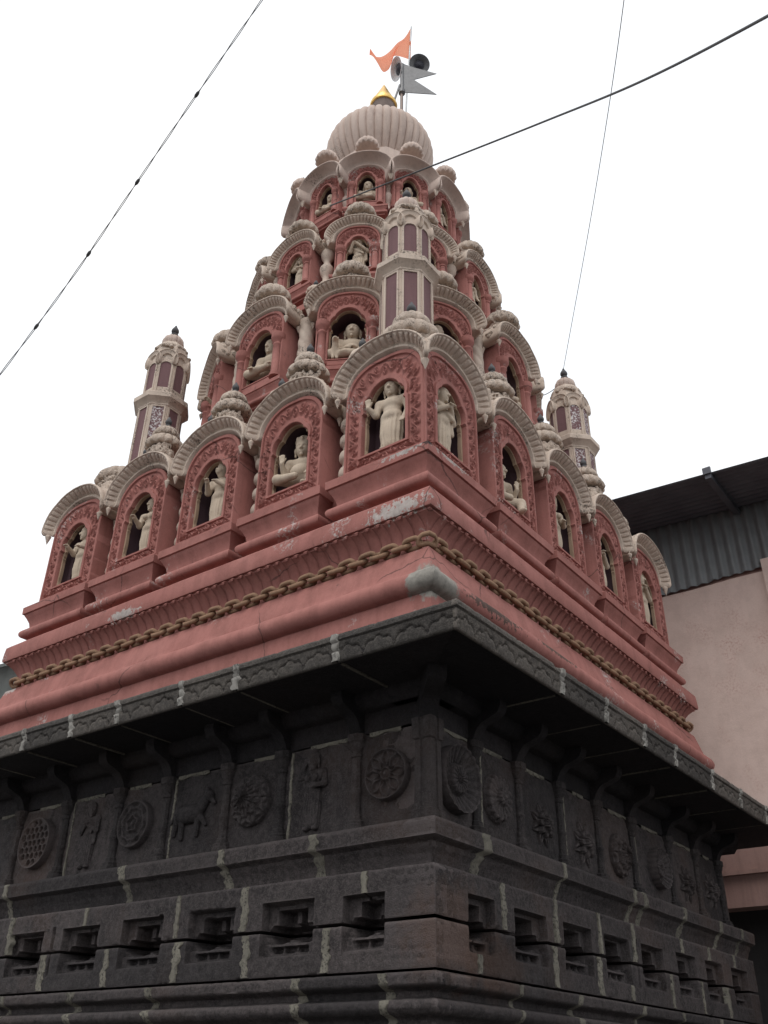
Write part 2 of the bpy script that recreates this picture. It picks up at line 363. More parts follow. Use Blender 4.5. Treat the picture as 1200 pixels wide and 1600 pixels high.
# ------------------------------------------------------------------ basalt base: every dressed stone its own piece
def hf(u0, u1, z0, z1, fun, D, seed=0.0, step=.013, cl=False, cr=False, thick=.42, edge=.007, rough=1.0):
    nu = max(3, int(math.ceil((u1 - u0) / step)) + 1); nz = max(3, int(math.ceil((z1 - z0) / step)) + 1)
    U, Z = np.meshgrid(np.linspace(u0, u1, nu), np.linspace(z0, z1, nz))
    wob = np.stack([U, np.full_like(U, seed), Z], -1)
    h0 = fun(U + .006 * fbm(wob, 9, 2), Z + .006 * fbm(wob + 5, 9, 2))
    h = h0 + rough * (.016 * fbm(wob, 5.5, 3) + .009 * fbm(wob, 34, 3))
    e = np.minimum(Z - z0, z1 - Z)
    if not cl: e = np.minimum(e, U - u0)
    if not cr: e = np.minimum(e, u1 - U)
    h = h - edge * np.exp(-e / .008) - .012 * np.maximum(0, fbm(wob, 12, 3) - .12) * np.exp(-e / .02) * 8
    if cr: U = U + sstep(u1 - .2, u1, U) * (D + h - u1)
    if cl: U = U - sstep(u0 + .2, u0, U) * (D + h + u0)
    P = np.stack([U, -(D + h), Z], -1); V, F = grid(P)
    idx = np.arange(nu * nz).reshape(nz, nu)
    ring = np.concatenate([idx[0, :], idx[1:, -1], idx[-1, -2::-1], idx[-2:0:-1, 0]]); B = V[ring].copy(); B[:, 1] = -(D - thick)
    n = len(V); m = len(ring)
    F += [[int(ring[i]), n + i, n + (i + 1) % m, int(ring[(i + 1) % m])] for i in range(m)]
    return np.concatenate([V, B]), F, 50
inspectw = []
def mortar(u, z0, z1, fun, D, seed, w=.034):
    nz = max(4, int((z1 - z0) / .014)); Z = np.linspace(z0, z1, nz); rows = []
    ok = fun(np.full(nz, u), Z) > (-.02 if len(inspectw) and inspectw[0] else -9)
    k1 = np.argmax(~ok) if (~ok).any() else nz; k0 = 0
    if k1 < 4: k0 = nz - np.argmax(~ok[::-1]); k1 = nz
    if k1 - k0 < 4: return None
    Z = Z[k0:k1]; nz = len(Z)
    q = np.stack([np.full(nz, u * 3.1), np.full(nz, seed), Z], -1)
    a = -w * (.35 + 1.5 * np.abs(fbm(q, 16, 3))); b = w * (.35 + 1.5 * np.abs(fbm(q + 9, 16, 3))); s = .012 * fbm(q + 4, 9, 3)
    for t in np.linspace(0, 1, 6):
        U = u + s + a + (b - a) * t; hh = fun(np.full(nz, u), Z) + (.0075 if 0 < t < 1 else -.03) + .006 * fbm(np.stack([U, np.full(nz, seed), Z], -1), 40, 2)
        rows.append(np.stack([U, -(D + hh), Z], -1))
    V, F = grid(np.array(rows), flip=True); return V, F, 60
def course(face, seed, z0, z1, D, fun, joints, uL, uR, parent, mat='basalt', name='stone_block', gap=.010, cL=False, cR=False, mw=.09, wcut=False, rough=1.0, step=.013):
    js = sorted(joints); ed = [uL] + js + [uR]
    for i in range(len(ed) - 1):
        a, b = ed[i] + (gap if i else 0), ed[i + 1] - (gap if i < len(ed) - 2 else 0)
        ob(name, hf(a, b, z0, z1, fun, D, seed + i * .37, step, cL and i == 0, cR and i == len(ed) - 2, rough=rough), mat, parent)
    for j in js:
        inspectw[:] = [wcut]; m_ = mortar(j, z0 + .004, z1 - .004, fun, D, seed + j, mw * random.uniform(.7, 1.3)); inspectw[:] = []
        if m_: ob('mortar_joint', m_, 'mortar', parent)
random.seed(3)
flat = lambda U, Z: 0 * U
def prof_fun(pts):
    z = np.array([p[1] for p in pts]); d = np.array([p[0] for p in pts]); o = np.argsort(z, kind='stable')
    return lambda U, Z: np.interp(Z, z[o], d[o]) + 0 * U
ledge_f = prof_fun([(-.09, -3.50), (-.085, -3.465), (-.065, -3.41), (-.04, -3.375), (-.03, -3.352), (-.03, -3.345), (.03, -3.325), (.038, -3.215), (.02, -3.195)])
base_f = prof_fun([(-.11, -4.60), (-.11, -4.455), (-.10, -4.445), (-.02, -4.42), (.005, -4.39), (.005, -4.36), (-.01, -4.338), (-.10, -4.328), (-.10, -4.282), (-.03, -4.262), (.0, -4.252), (.005, -4.18)])
def win_fun(centres, grooves):
    def f(U, Z):
        h = np.zeros_like(U)
        for c in centres:
            k = (c * 7.3) % 1.0; a = np.abs(U - c); j = .012 * math.sin(c * 9)
            ins = sstep(.256, .247, a) * sstep(-4.03, -4.02, Z) * sstep(-3.657 + j, -3.667 + j, Z); h = np.minimum(h, -.075 * ins)
            up = sstep(.145, .135, a) * sstep(-3.89, -3.88, Z) * sstep(-3.695, -3.705, Z); h = np.minimum(h, -.22 * up)
            mid = sstep(.232, .205, a + .8 * np.abs(Z + 3.86 + .02 * k) - .02) * sstep(-3.935, -3.918, Z + .02 * np.sin(U * 23 + c * 9)) * sstep(-3.80, -3.815, Z); h = np.minimum(h, -.30 * mid)
            post = sstep(.03, .022, a) * sstep(-3.80, -3.79, Z) * ins; h = np.maximum(h, np.where(post > .5, -.15, h))
            lo = sstep(.19, .18, a) * sstep(-3.955, -3.962, Z) * sstep(-4.008, -4.0, Z) * ins
            h = np.where((Z < -3.935) & (ins > .5), -.05 - .06 * lo + .04 * sstep(.016, .010, np.abs((a % .12) - .06)) * lo, h)
        for c in grooves: h = np.minimum(h, -.035 * sstep(.02, .013, np.abs(U - c)) * sstep(-4.05, -4.03, Z) * sstep(-3.64, -3.65, Z))
        return h
    return f
J = {  # joints along each face, u to the right
    LEFT: dict(ledge=[1.944, .967, -.242, -1.985], up=[2.432, 1.265, .507, -.691, -1.789], lo=[2.10, 1.31, .543, -.32, -1.2, -2.1], base=[2.613, 1.832, .273, -.725, -1.7],
               win=[2.5, 1.71, .90, .08, -.73, -1.52, -2.33], groove=[2.905, -1.12, .30], uL=-3.04, uR=3.04, pil=[2.22, 1.43, .79, .02, -.65, -1.45, -2.23]),
    RIGHT: dict(ledge=[-2.374, -1.115, .31, .545, 1.563, 2.624, 3.307], up=[-2.128, -1.294, -.5, .203, 1.391, 2.145, 2.933], lo=[-2.485, -1.352, -.562, .062, .999, 1.8, 2.541], base=[-1.924, -.986, .271, 1.2, 2.2],
                win=[-2.51, -1.72, -.92, -.16, .61, 1.46, 2.24, 3.04], groove=[-2.913, -1.33, .25], uL=-3.04, uR=3.62, pil=[-2.24, -1.54, -.80, -.03, .77, 1.75, 2.55, 3.3]),
}
def medallion(kind, r):
    nr, ntt = 34, 112; rho = np.linspace(0, 1, nr)[:, None]; th = np.linspace(0, 2 * math.pi, ntt, endpoint=False)[None, :]
    rr = rho + 0 * th; tt = th + 0 * rho; G = lambda x, w: np.exp(-(x / w) ** 2); edge = 0
    pet = lambda n, ph=0: np.abs(np.cos(n * tt / 2 + ph))
    if kind == 'lattice':
        h = .03 + .02 * G(rr - .94, .05) + .028 * G(rr, .10) + .016 * G(rr - .22, .04) + .02 * G(np.abs(np.sin(4 * tt)) - .92 * np.sin(math.pi * np.clip((rr - .2) / .72, 0, 1)) ** .8, .17) * sstep(.2, .3, rr) * sstep(.93, .88, rr)
    elif kind == 'old':
        h = .03 + .02 * G(rr - .93, .06) + .03 * G(rr, .11) - .02 * G(rr - .13, .05)
        for k in range(8):
            a = k * math.pi / 4; x, y = rr * np.cos(tt - a), rr * np.sin(tt - a); h = h + .018 * (G(np.hypot((x - .42) / 1.5, y) - .14, .045) + G(np.abs(y) - (x - .5) * .45, .04) * (x > .5) * (rr < .88))
    elif kind == 'lotus':
        p1 = pet(10); h = .02 + .025 * sstep(1.0, .9, rr + .12 * (1 - p1)) + .022 * sstep(.74, .64, rr + .14 * (1 - pet(8, .5))) + .02 * sstep(.46, .36, rr + .1 * (1 - pet(6))) + .02 * G(rr, .12) - .014 * G(np.sin(5 * tt), .18) * (rr > .6)
        h = h + .012 * G(np.sin(8 * tt), .2) * (rr < .6)
    elif kind == 'rings':
        h = .025 + .02 * G(rr - .92, .07) + .02 * G(rr - .62 - .05 * np.abs(np.sin(6 * tt)), .07) + .03 * G(rr - .3 - .04 * np.sin(5 * tt), .06) + .03 * G(rr, .12) + .012 * np.sin(7 * tt) * G(rr - .78, .1)
    elif kind == 'holes':
        h = .045 + .012 * G(rr - .95, .05) + 0 * tt
        x, y = rr * np.cos(tt), rr * np.sin(tt)
        for i in range(-3, 4):
            for j in range(-3, 4):
                cx, cy = i * .29 + (.145 if j % 2 else 0), j * .25
                if math.hypot(cx, cy) < .85: h = h - .035 * sstep(.115, .085, np.hypot(x - cx, y - cy))
    elif kind == 'bowl':
        h = .004 + .060 * sstep(.30, .98, rr) ** 1.3 + .016 * G(rr - .96, .04) + .050 * sstep(.50, .36, rr) + .022 * (pet(22) ** .5 - .5) * (rr > .5) + .020 * (pet(16) ** .5 - .5) * (rr < .45) - .02 * G(rr - .12, .04)
    elif kind == 'daisy':
        h = .012 + .03 * sstep(.98, .86, rr + .1 * (1 - pet(16) ** .6)) + .014 * (pet(16) ** .5 - .6) * (rr > .3) + .03 * sstep(.38, .26, rr + .06 * (1 - pet(10))) + .018 * G(rr, .1)
    else:   # star: layered pointed leaves standing proud
        n = 8; tri = lambda n, ph: 1 - np.abs(((tt + ph) * n / math.pi) % 2 - 1)
        h = .0 + .035 * sstep(.98, .9, rr + .42 * (1 - tri(n / 1, 0))) + .03 * sstep(.66, .58, rr + .28 * (1 - tri(n, .39))) + .03 * sstep(.38, .3, rr + .12 * (1 - tri(6, 0))) + .016 * G(rr, .1) - .02 * G(1 - tri(n, 0), .12) * (rr < .9)
    X = r * rr * np.cos(tt); Z = r * rr * np.sin(tt)
    wob = np.stack([X, 0 * X + r * 31, Z], -1); h = h * (1.0 if kind == 'bowl' else 1.25) + (.012 if kind != 'star' else -.018) + .006 * fbm(wob, 30, 3)
    h[-1] = -.02
    V, F = grid(np.stack([X, -h, Z], -1), True, flip=True); return V, F, 55
def pilaster_mesh(z0, z1):
    L = z1 - z0
    pr = [(.085, 0), (.085, .06), (.075, .065), (.078, .085), (.055, .10), (.055, .13), (.045, .14), (.045, .30), (.052, .31), (.052, .33), (.044, .34), (.040, .58), (.05, .59), (.05, .61), (.042, .62), (.05, .64), (.066, .67), (.07, .70), (.08, .71), (.08, L)]
    V = []; rows = []
    for w, z in pr:
        rows.append([(-w, .03, z0 + z), (-w, -w * .55, z0 + z), (-w * .55, -w, z0 + z), (w * .55, -w, z0 + z), (w, -w * .55, z0 + z), (w, .03, z0 + z)])
    V, F = grid(np.array(rows)); return V, F, 40
def corbel_mesh():
    pts = curve_prof([(.0, -2.45), (.04, -2.43), (.07, -2.37), (.12, -2.31), (.21, -2.275), (.29, -2.235), (.31, -2.19)], 18)
    rows = []
    for sx in (-.055, .055): rows.append([(sx, -o, z) for o, z in pts] + [(sx, -.31, -2.135), (sx, .02, -2.135), (sx, .02, -2.45)])
    n = len(rows[0]); V = np.array(rows).reshape(-1, 3); F = [[i, (i + 1) % n, n + (i + 1) % n, n + i] for i in range(n)] + [list(range(n))[::-1], list(range(n, 2 * n))]
    return V, F, 40
pil_me = data('pilaster', *pilaster_mesh(-3.2, -2.435)); cor_me = data('bracket', *corbel_mesh())
MED = {LEFT: [(2.54, .2, 'lattice', -2.80), (1.10, .22, 'lotus', -2.79), (-.36, .22, 'rings', -2.80), (-1.84, .25, 'holes', -2.80)],
       RIGHT: [(-2.54, .265, 'bowl', -2.81), (-1.93, .20, 'daisy', -2.82), (-1.15, .21, 'star', -2.87), (-.36, .23, 'star', -2.89), (.41, .21, 'lotus', -2.86), (1.36, .21, 'bowl', -2.83), (2.18, .22, 'star', -2.86), (2.95, .24, 'star', -2.82)]}
for face, seed in FACES:
    j = J[face]; left = face == LEFT; uL, uR = j['uL'], j['uR']
    cL, cR = (not left), left
    wall = ob('stone_wall', box(uL + .52, uR - .26, -2.62, -2.3, -ZO, -1.95), 'basalt_shaded', temple, (0, 0, ZO), face)
    wf = win_fun(j['win'], j['groove'])
    course(face, seed, -3.50, -3.195, 3.03, ledge_f, j['ledge'], uL, uR + (0 if left else .14), wall, cL=cL, cR=cR, mw=.12)
    course(face, seed + 11, -3.838, -3.508, 3.04, wf, j['up'], uL, uR, wall, cL=cL, cR=cR, wcut=True)
    course(face, seed + 23, -4.160, -3.862, 3.04, wf, j['lo'], uL, uR, wall, cL=cL, cR=cR, mw=.095, wcut=True)
    course(face, seed + 31, -4.60, -4.178, 3.04, base_f, j['base'], uL, uR, wall, cL=cL, cR=cR, mw=.10)
    z = -4.62                                                # plain courses down to the ground, below the picture
    for k in range(5):
        z1 = z - .36; js = [uL + (uR - uL) * (i + (.5 if k % 2 else 0)) / 5 for i in range(1, 5)]
        course(face, seed + 40 + k, z1 + .02, z, 3.0 + .03 * k, flat, js, uL, uR, wall, step=.05, cL=cL, cR=cR); z = z1
    # panel zone
    cuts = sorted(j['pil']); ed = [uL + .14] + cuts + [uR - .14 if left else uR - .1]
    for i in range(len(ed) - 1):
        ob('panel_slab', hf(ed[i] + .004, ed[i + 1] - .004, -3.2, -2.445, flat, 2.89, seed + 50 + i, .02, cl=cL and i == 0, cr=cR and i == len(ed) - 2), 'basalt', wall)
        if i % 2 == (0 if left else 1): ob('mortar_joint', mortar(ed[i] + .10, -3.19, -2.46, flat, 2.89, seed + i, .036), 'mortar', wall)
        e0, e1 = ed[i] + random.choice((.06, .12, .3)), ed[i + 1] - random.choice((.06, .1, .25))
        if e1 - e0 > .2: ob('mortar_joint', (np.array([(x * 1.0, -(2.893 + y), zz) for x in np.linspace(e0, e1, 12) for y, zz in ((-.02, -2.468 + .012 * math.sin(x * 31)), (.008, -2.462 + .01 * math.sin(x * 23)), (.008, -2.436), (-.02, -2.43))]), [[a * 4 + b, a * 4 + b + 4, a * 4 + b + 5, a * 4 + b + 1] for a in range(11) for b in range(3)], 60), 'mortar', wall)
        ob('frieze_slab', hf(ed[i] + .01, ed[i + 1] - .01, -2.43, -2.12, flat, 2.885, seed + 70 + i, .03), 'basalt_shaded', wall)
    for u in j['pil'][:]:
        ob('pilaster', pil_me, 'basalt_plain', wall, (u, -2.885, 0)); ob('bracket', cor_me, 'basalt_shaded', wall, (u, -2.885, 0))
    for u, r, kind, zc in MED[face]:
        ob('medallion', medallion(kind, r), 'basalt', wall, (u, -2.888, zc))
# fluted corner pier and its diagonal bracket
rows = []
for z, w in ((-3.2, .09), (-3.12, .09), (-3.11, .075), (-2.60, .07), (-2.59, .085), (-2.43, .09)):
    rows.append([(-2.90 + a * w, -2.90 + b * w, z) for a, b in ((-1, 1), (-1, .3), (-.85, .2), (-.85, -.1), (-1, -.2), (-1, -1), (-.2, -1), (-.1, -.85), (.2, -.85), (.3, -1), (1, -1))])
pier = ob('corner_pier', grid(np.array(rows)) + (30,), 'basalt_plain', temple, (0, 0, ZO))
ob('bracket', cor_me, 'basalt_shaded', pier, (-2.88, -2.88, 0), R(-45), (1.3, 1.45, 1))
# standing figure and animal carved on the left panels
def relief(prims, lo, hi, loc, rz, flatk, name, h=.009):
    V, F = sdf_mesh(prims, lo, hi, h, .015); V = V.copy(); V[:, 1] *= flatk
    return ob(name, (V, F, 180), 'basalt', wall_left, loc, rz)
wall_left = [o for o in temple.children if o.name.startswith('stone_wall')][0]
if 0: relief([ell_((0, 0, .30), (.042, .05, .05)), cap_((0, 0, .24), (.01, 0, .13), .04, .05), cap_((.01, 0, .12), (-.03, 0, -.02), .035, .025), cap_((.02, 0, .12), (.05, 0, .0), .035, .022), cap_((.03, 0, .22), (.10, 0, .14), .022, .018), cap_((.10, 0, .14), (.08, 0, .27), .018, .016),
        cap_((-.04, 0, .22), (-.09, 0, .12), .022, .018), cap_((-.03, 0, -.02), (-.05, 0, -.08), .03, .02), ell_((0, 0, .37), (.03, .04, .05))], (-.16, -.1, -.12), (.16, .1, .46), (1.77, -2.905, -3.03), 0, .75, 'carved_figure')
relief([ell_((0, 0, .16), (.15, .09, .085)), ell_((-.12, 0, .17), (.07, .08, .08)), cap_((.12, 0, .18), (.19, 0, .27), .055, .045), ell_((.22, 0, .29), (.055, .06, .045)), cap_((.24, 0, .27), (.29, 0, .22), .028, .018), cap_((-.16, 0, .14), (-.19, 0, .0), .035, .026), cap_((-.10, 0, .12), (-.09, 0, -.04), .035, .026),
        cap_((.10, 0, .12), (.10, 0, -.03), .032, .024), cap_((.13, 0, .13), (.20, 0, .05), .03, .022), cap_((-.17, 0, .2), (-.24, 0, .10), .018, .014), ell_((.19, .0, .34), (.02, .03, .035))], (-.3, -.12, -.1), (.34, .12, .42), (.36, -2.905, -2.96), 0, .75, 'carved_animal')

# ------------------------------------------------------------------ eave of dressed stones
EJ = {LEFT: ([2.606, 1.569, .932, .114, -.538, -1.257, -1.95, -2.7], -3.68, 3.68), RIGHT: ([-2.12, -1.30, -.498, .236, 1.232, 2.119, 3.0], -3.68, 4.15)}
def eave_f(U, Z):
    h = np.interp(Z, [-2.16, -2.15, -2.01, -2.004, -1.99, -1.94], [-.03, -.022, -.006, -.016, .008, .008])
    ph = (U / .285) % 1.0; a = np.abs(ph - .5) * 2; crv = -2.045 - .075 * a ** 2.2 + .012 * np.cos(a * 9)
    h = h - .016 * np.exp(-((Z - crv) / .009) ** 2) + .007 * sstep(crv - .004, crv - .012, Z) * 1
    return h
for face, seed in FACES:
    js, uL, uR = EJ[face]; left = face == LEFT
    eave = ob('eave', box(uL + .7, uR - (.7 if left else .3), -3.2, -2.6, -2.12, -1.965), 'basalt_shaded', temple, (0, 0, ZO), face)
    ed = [uL] + sorted(js) + [uR]
    for i in range(len(ed) - 1):
        a, b = ed[i] + (.006 if i else 0), ed[i + 1] - (.006 if i < len(ed) - 2 else 0); cl, cr = (not left) and i == 0, left and i == len(ed) - 2
        V, F, s = hf(a, b, -2.155, -1.94, eave_f, 3.68, seed + 80 + i, .012, cl=cl, cr=cr, thick=.04, edge=.008, rough=.55)
        # slab behind the lip, mitred at the corner
        d1, d0 = 3.655, 2.86
        pts = [(a if not cl else -d1, -d1), (b if not cr else d1, -d1), (b if not cr else d0, -d0), (a if not cl else -d0, -d0)]
        sV = np.array([(x, y, z) for z in (-2.145 + .006 * math.sin(i * 5), -1.945) for x, y in pts]); sF = [[0, 3, 2, 1], [4, 5, 6, 7], [0, 1, 5, 4], [1, 2, 6, 5], [2, 3, 7, 6], [3, 0, 4, 7]]
        ob('eave_stone', (V, F, 50), 'basalt_eave', eave); ob('soffit_slab', (sV, sF), 'basalt_shaded', eave)
    for u in js:
        ob('mortar_joint', mortar(u, -2.15, -1.942, eave_f, 3.684, seed + u, .085), 'lime_patch', eave)
        ob('mortar_joint', box(u - .012, u + .012, -3.60, -2.9, -2.151, -2.13), 'mortar', eave)
    ob('corbel_course', hf(uL + .75, uR - (.75 if left else .3), -2.26, -2.14, prof_fun([(-.05, -2.27), (0, -2.2), (.02, -2.14)]), 3.02, seed + 99, .03, cl=not left, cr=left), 'basalt_shaded', eave)

# ------------------------------------------------------------------ red plinth mouldings
def arcp(cd, cz, r, a0, a1, n=10): return [(cd + r * math.cos(R(a)), cz + r * math.sin(R(a))) for a in np.linspace(a0, a1, n)]
def rough_square(prof, n=90, amp=.004, seed=0.0):
    prof = np.array(prof); s = np.linspace(-1, 1, n); P = []
    per = [[(-1, -v) for v in s[::1]], [(v, -1) for v in s], [(1, v) for v in s], [(-v, 1) for v in s]]
    pts = np.array([q for side in per for q in side[:-1]])
    P = np.stack([prof[:, 0][:, None] * pts[:, 0], prof[:, 0][:, None] * pts[:, 1], prof[:, 1][:, None] * np.ones(len(pts))], -1)
    w = fbm(P + seed, 2.5, 3) * amp * 2 + fbm(P + seed, 14, 2) * amp
    P = P + (np.stack([pts[:, 0], pts[:, 1], 0 * pts[:, 0]], -1)[None] * w[..., None]); P[..., 2] += fbm(P + 31, 3, 2) * amp
    V, F = grid(P, True); m = len(pts); k = len(prof)
    return V, F
pl = [(3.05, -1.99), (3.045, -1.70), (3.04, -1.46), (3.035, -1.425)] + arcp(3.045, -1.325, .093, -80, 75, 14) + [(3.05, -1.215), (3.045, -1.18), (2.985, -.975), (2.90, -.965), (2.885, -.94)]
plinth = ob('plinth', rough_square(pl, 120, .006, 3) + (35,), 'red_paint', temple, (0, 0, ZO))
cav = [(2.90, -.97), (2.895, -.85), (2.90, -.82), (2.925, -.76), (2.965, -.70), (3.01, -.655), (3.035, -.64), (3.035, -.622)]
cavetto = ob('leaf_cornice', rough_square(cav + [(3.065, -.620), (3.072, -.60), (3.068, -.50), (3.06, -.44), (3.03, -.41), (2.6, -.40)], 110, .005, 9) + (35,), 'red_paint', temple, (0, 0, ZO))
ch = empty('chain_moulding', (0, 0, ZO), 0, temple)
# leaf of the cornice: an S-shaped tongue with a curled tip
n1, n2 = 9, 5
zz = np.linspace(-.845, -.635, n1); rows = []
for k, z in enumerate(zz):
    d = np.interp(z, [p[1] for p in cav], [p[0] for p in cav]); tt = k / (n1 - 1); wd = .052 * (1 - .35 * tt ** 3); lean = .018 * math.sin(tt * 2.6)
    rows.append([(lean + wd * s, -(d + .004 + .013 * (1 - s * s) + .012 * tt ** 5), z) for s in np.linspace(-1, 1, n2)])
rows.append([(.0 + .028 * s, -(3.062 + .004 * (1 - s * s)), -.640) for s in np.linspace(-1, 1, n2)]); rows.append([(.0 + .018 * s, -(3.05), -.658) for s in np.linspace(-1, 1, n2)])
leaf_me = data('leaf', *grid(np.array(rows)), 60)
# chain links, alternately tilted
def link_mesh(L, w, r, tilt):
    t_ = np.linspace(0, 2 * math.pi, 20, endpoint=False); a = (L - w)
    P = np.stack([np.clip(np.cos(t_) * 9, -1, 1) * a * .5 + w * .5 * np.cos(t_), 0 * t_, w * .5 * np.sin(t_)], -1)
    c, s = math.cos(tilt), math.sin(tilt); P = np.stack([P[:, 0], -s * P[:, 2], c * P[:, 2]], -1)
    return tube(P, r, 7, True)
cl_ = link_mesh(.20, .090, .0235, R(42)); bend = cl_[0].copy(); bend[:, 1] += np.sqrt(bend[:, 0] ** 2 + .0016) * .9 - .03; bend[:, 0] *= .80
ob('chain_link', (bend, cl_[1], 180), 'chain_paint', ch, (-2.995, -2.995, -.903), R(-45))
lk = [data('chain_link', *link_mesh(.160, .090, .0235, R(a)), 180) for a in (42, -48)]
for face, seed in FACES:
    for k in range(-24, 25):
        u = k * .1185
        if abs(u) < 2.94: ob('leaf', leaf_me, 'red_paint', cavetto, (u, 0, 0) if face == RIGHT else (0, -u, 0), face, (random.uniform(.92, 1.06), 1, 1))
    for k in range(-25, 26):
        u = k * .1175
        if abs(u) > 2.93: continue
        p = (u, -2.985, -.903) if face == RIGHT else (-2.985, -u, -.903)
        o = ob('chain_link', lk[k % 2], 'chain_paint', ch, p, face); o.rotation_euler = (random.uniform(-.12, .12), random.uniform(-.06, .06), face + random.uniform(-.05, .05))

# ------------------------------------------------------------------ niche bays
def loop(w, zb, zs, zt, foil=0.0, n=(26, 84, 26), ex=1.0, jamb=None):
    P = []
    for k in range(n[0]):
        t_ = k / n[0]; z = zb + (zs - zb) * t_; P.append((-(w + (jamb(t_) if jamb else 0)), z))
    for k in range(n[1] + 1):
        th = math.pi * (1 - k / n[1]); c, s = math.cos(th), math.sin(th); f = 1.0
        if foil:
            d = math.degrees(th); a, b = (0, 40) if d < 40 else ((40, 140) if d < 140 else (140, 180))
            f = 1 - foil + foil * abs(math.sin(math.pi * (d - a) / (b - a))) ** .6
        P.append((f * w * math.copysign(abs(c) ** ex, c), zs + f * (zt - zs) * abs(s) ** ex))
    for k in range(1, n[0] + 1):
        t_ = 1 - k / n[0]; P.append((w + (jamb(t_) if jamb else 0), zb + (zs - zb) * t_))
    for k in range(1, n[2]): P.append((w - 2 * w * k / n[2], zb))
    return np.array(P)
def ring(A, B, ya, yb):
    """band between two loops"""
    P = np.stack([np.stack([A[:, 0], np.full(len(A), ya), A[:, 1]], -1), np.stack([B[:, 0], np.full(len(B), yb), B[:, 1]], -1)])
    return grid(P, True)
def resample(Q, n):
    Q2 = np.concatenate([Q, Q[:1]]); s = np.concatenate([[0], np.cumsum(np.linalg.norm(np.diff(Q2, axis=0), axis=1))]); t_ = np.linspace(0, s[-1], n, endpoint=False)
    return np.stack([np.interp(t_, s, Q2[:, 0]), np.interp(t_, s, Q2[:, 1])], -1)
def carve(l, v, bw, P=.19):
    ph = l / P; sw = np.sin(2 * math.pi * ph)
    h = np.exp(-((v - .5 * sw) / .17) ** 2)
    sg = np.where((ph % 1) < .5, -1, 1); dl = ((ph * 2) % 1 - .5) * P / 2; dv = (v - sg * .35) * bw * .5; q = np.hypot(dl, dv)
    h = np.maximum(h, np.exp(-((q - .023) / .0085) ** 2)); h = np.maximum(h, .9 * np.exp(-(q / .010) ** 2))
    return h * (np.abs(v) < .97)
def clip(V, F, co, no):
    bm = bmesh.new(); vs = [bm.verts.new(v) for v in V]
    for f in F:
        try: bm.faces.new([vs[i] for i in f])
        except ValueError: pass
    bmesh.ops.bisect_plane(bm, geom=bm.verts[:] + bm.edges[:] + bm.faces[:], plane_co=co, plane_no=no, clear_outer=True, dist=1e-5)
    bm.verts.index_update(); V = np.array([v.co[:] for v in bm.verts]); F = [[v.index for v in f.verts] for f in bm.faces]; bm.free()
    return V, F
def cornerclip(m, W_, side):
    return clip(m[0], m[1], (side * W_, 0, 0), (side, 1, 0)) if side else (m[0], m[1])
def plate(p, side=0):
    A = loop(p['W'], p['zb'], p['psp'], p['ptop'], ex=p.get('ex', .8)); B = loop(p['ow'], p['sill'], p['osp'], p['otop'], .10)
    A, B = A[:len(B)], B
    # refine along the loop
    k = 4; n = len(A); t_ = np.arange(n * k) / k; per = lambda Q: np.stack([np.interp(t_, np.arange(n + 1), np.append(Q[:, i], Q[0, i])) for i in range(2)], -1)
    A, B = per(A), per(B); M = .5 * (A + B); l = np.concatenate([[0], np.cumsum(np.linalg.norm(np.diff(M, axis=0), axis=1))]); bw = np.linalg.norm(A - B, axis=1)
    S_ = [0, 0, .03, .13, .15, .17] + list(np.linspace(.19, .77, 13)) + [.79, .81, .83, .98, 1, 1]; rows = []
    for i, s in enumerate(S_):
        Q = A + (B - A) * s
        if i == 0: y = np.full(len(Q), p['depth'])
        elif i == len(S_) - 1: y = np.full(len(Q), .045)
        elif s in (0, 1): y = np.full(len(Q), -.004)
        elif s in (.03, .13, .83, .98): y = np.full(len(Q), -.012)
        elif s in (.15, .17, .79, .81): y = np.full(len(Q), .010)
        else:
            v = (s - .48) / .30; y = .012 - .026 * carve(l, v, .55 * np.minimum(bw, .22), p.get('cp', .19))
            if p.get('pil'): y = np.where(Q[:, 1] < p['psp'] - .12, -.004 + 0 * y, y)
        y = y + .004 * fbm(np.stack([Q[:, 0], 0 * y + s, Q[:, 1]], -1), 7, 2)
        rows.append(np.stack([Q[:, 0], y, Q[:, 1]], -1))
    V, F = grid(np.array(rows), True)
    V, F = cornerclip((V, F), p['W'], side)
    if side:      # square corner post behind the mitre
        s = side; a = box(s * p['W'] - (.03 if s > 0 else -.0), s * p['W'] + (0 if s > 0 else .03), .004, .03, p['zb'], p['ptop'] - .05)
        V, F = join((V, F), a)
    return data('niche_bay', V, F, 38)
def inner_arch(p):
    B = loop(p['ow'], p['sill'], p['osp'], p['otop'], .10); w = p['ow']
    jb = lambda t_: -(.004 + .016 * (t_ < .12) + .014 * math.exp(-((t_ - .16) / .02) ** 2) + .016 * math.exp(-((t_ - .26) / .10) ** 2) * 0 + .010 * math.sin(min(1, max(0, (t_ - .2) / .6)) * math.pi) + .014 * math.exp(-((t_ - .80) / .025) ** 2) + .012 * (t_ > .86)) * w / .235
    C_ = loop(w, p['sill'] + .001, p['osp'], p['otop'], .15, jamb=jb); C_[:, 0] *= .985; C_[:, 1] = np.where(C_[:, 1] > p['osp'], p['osp'] + (C_[:, 1] - p['osp']) * .97, C_[:, 1])
    V, F = join(ring(B * np.array([1.03, 1]), C_, .043, .050), ring(C_, C_, .050, .09))
    return data('inner_arch', V, F, 40), C_
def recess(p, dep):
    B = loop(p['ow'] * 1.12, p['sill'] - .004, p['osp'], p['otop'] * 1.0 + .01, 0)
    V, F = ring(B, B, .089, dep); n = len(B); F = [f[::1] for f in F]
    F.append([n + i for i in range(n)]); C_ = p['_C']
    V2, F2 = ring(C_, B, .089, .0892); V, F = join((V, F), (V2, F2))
    return data('niche_recess', V, F, 40)
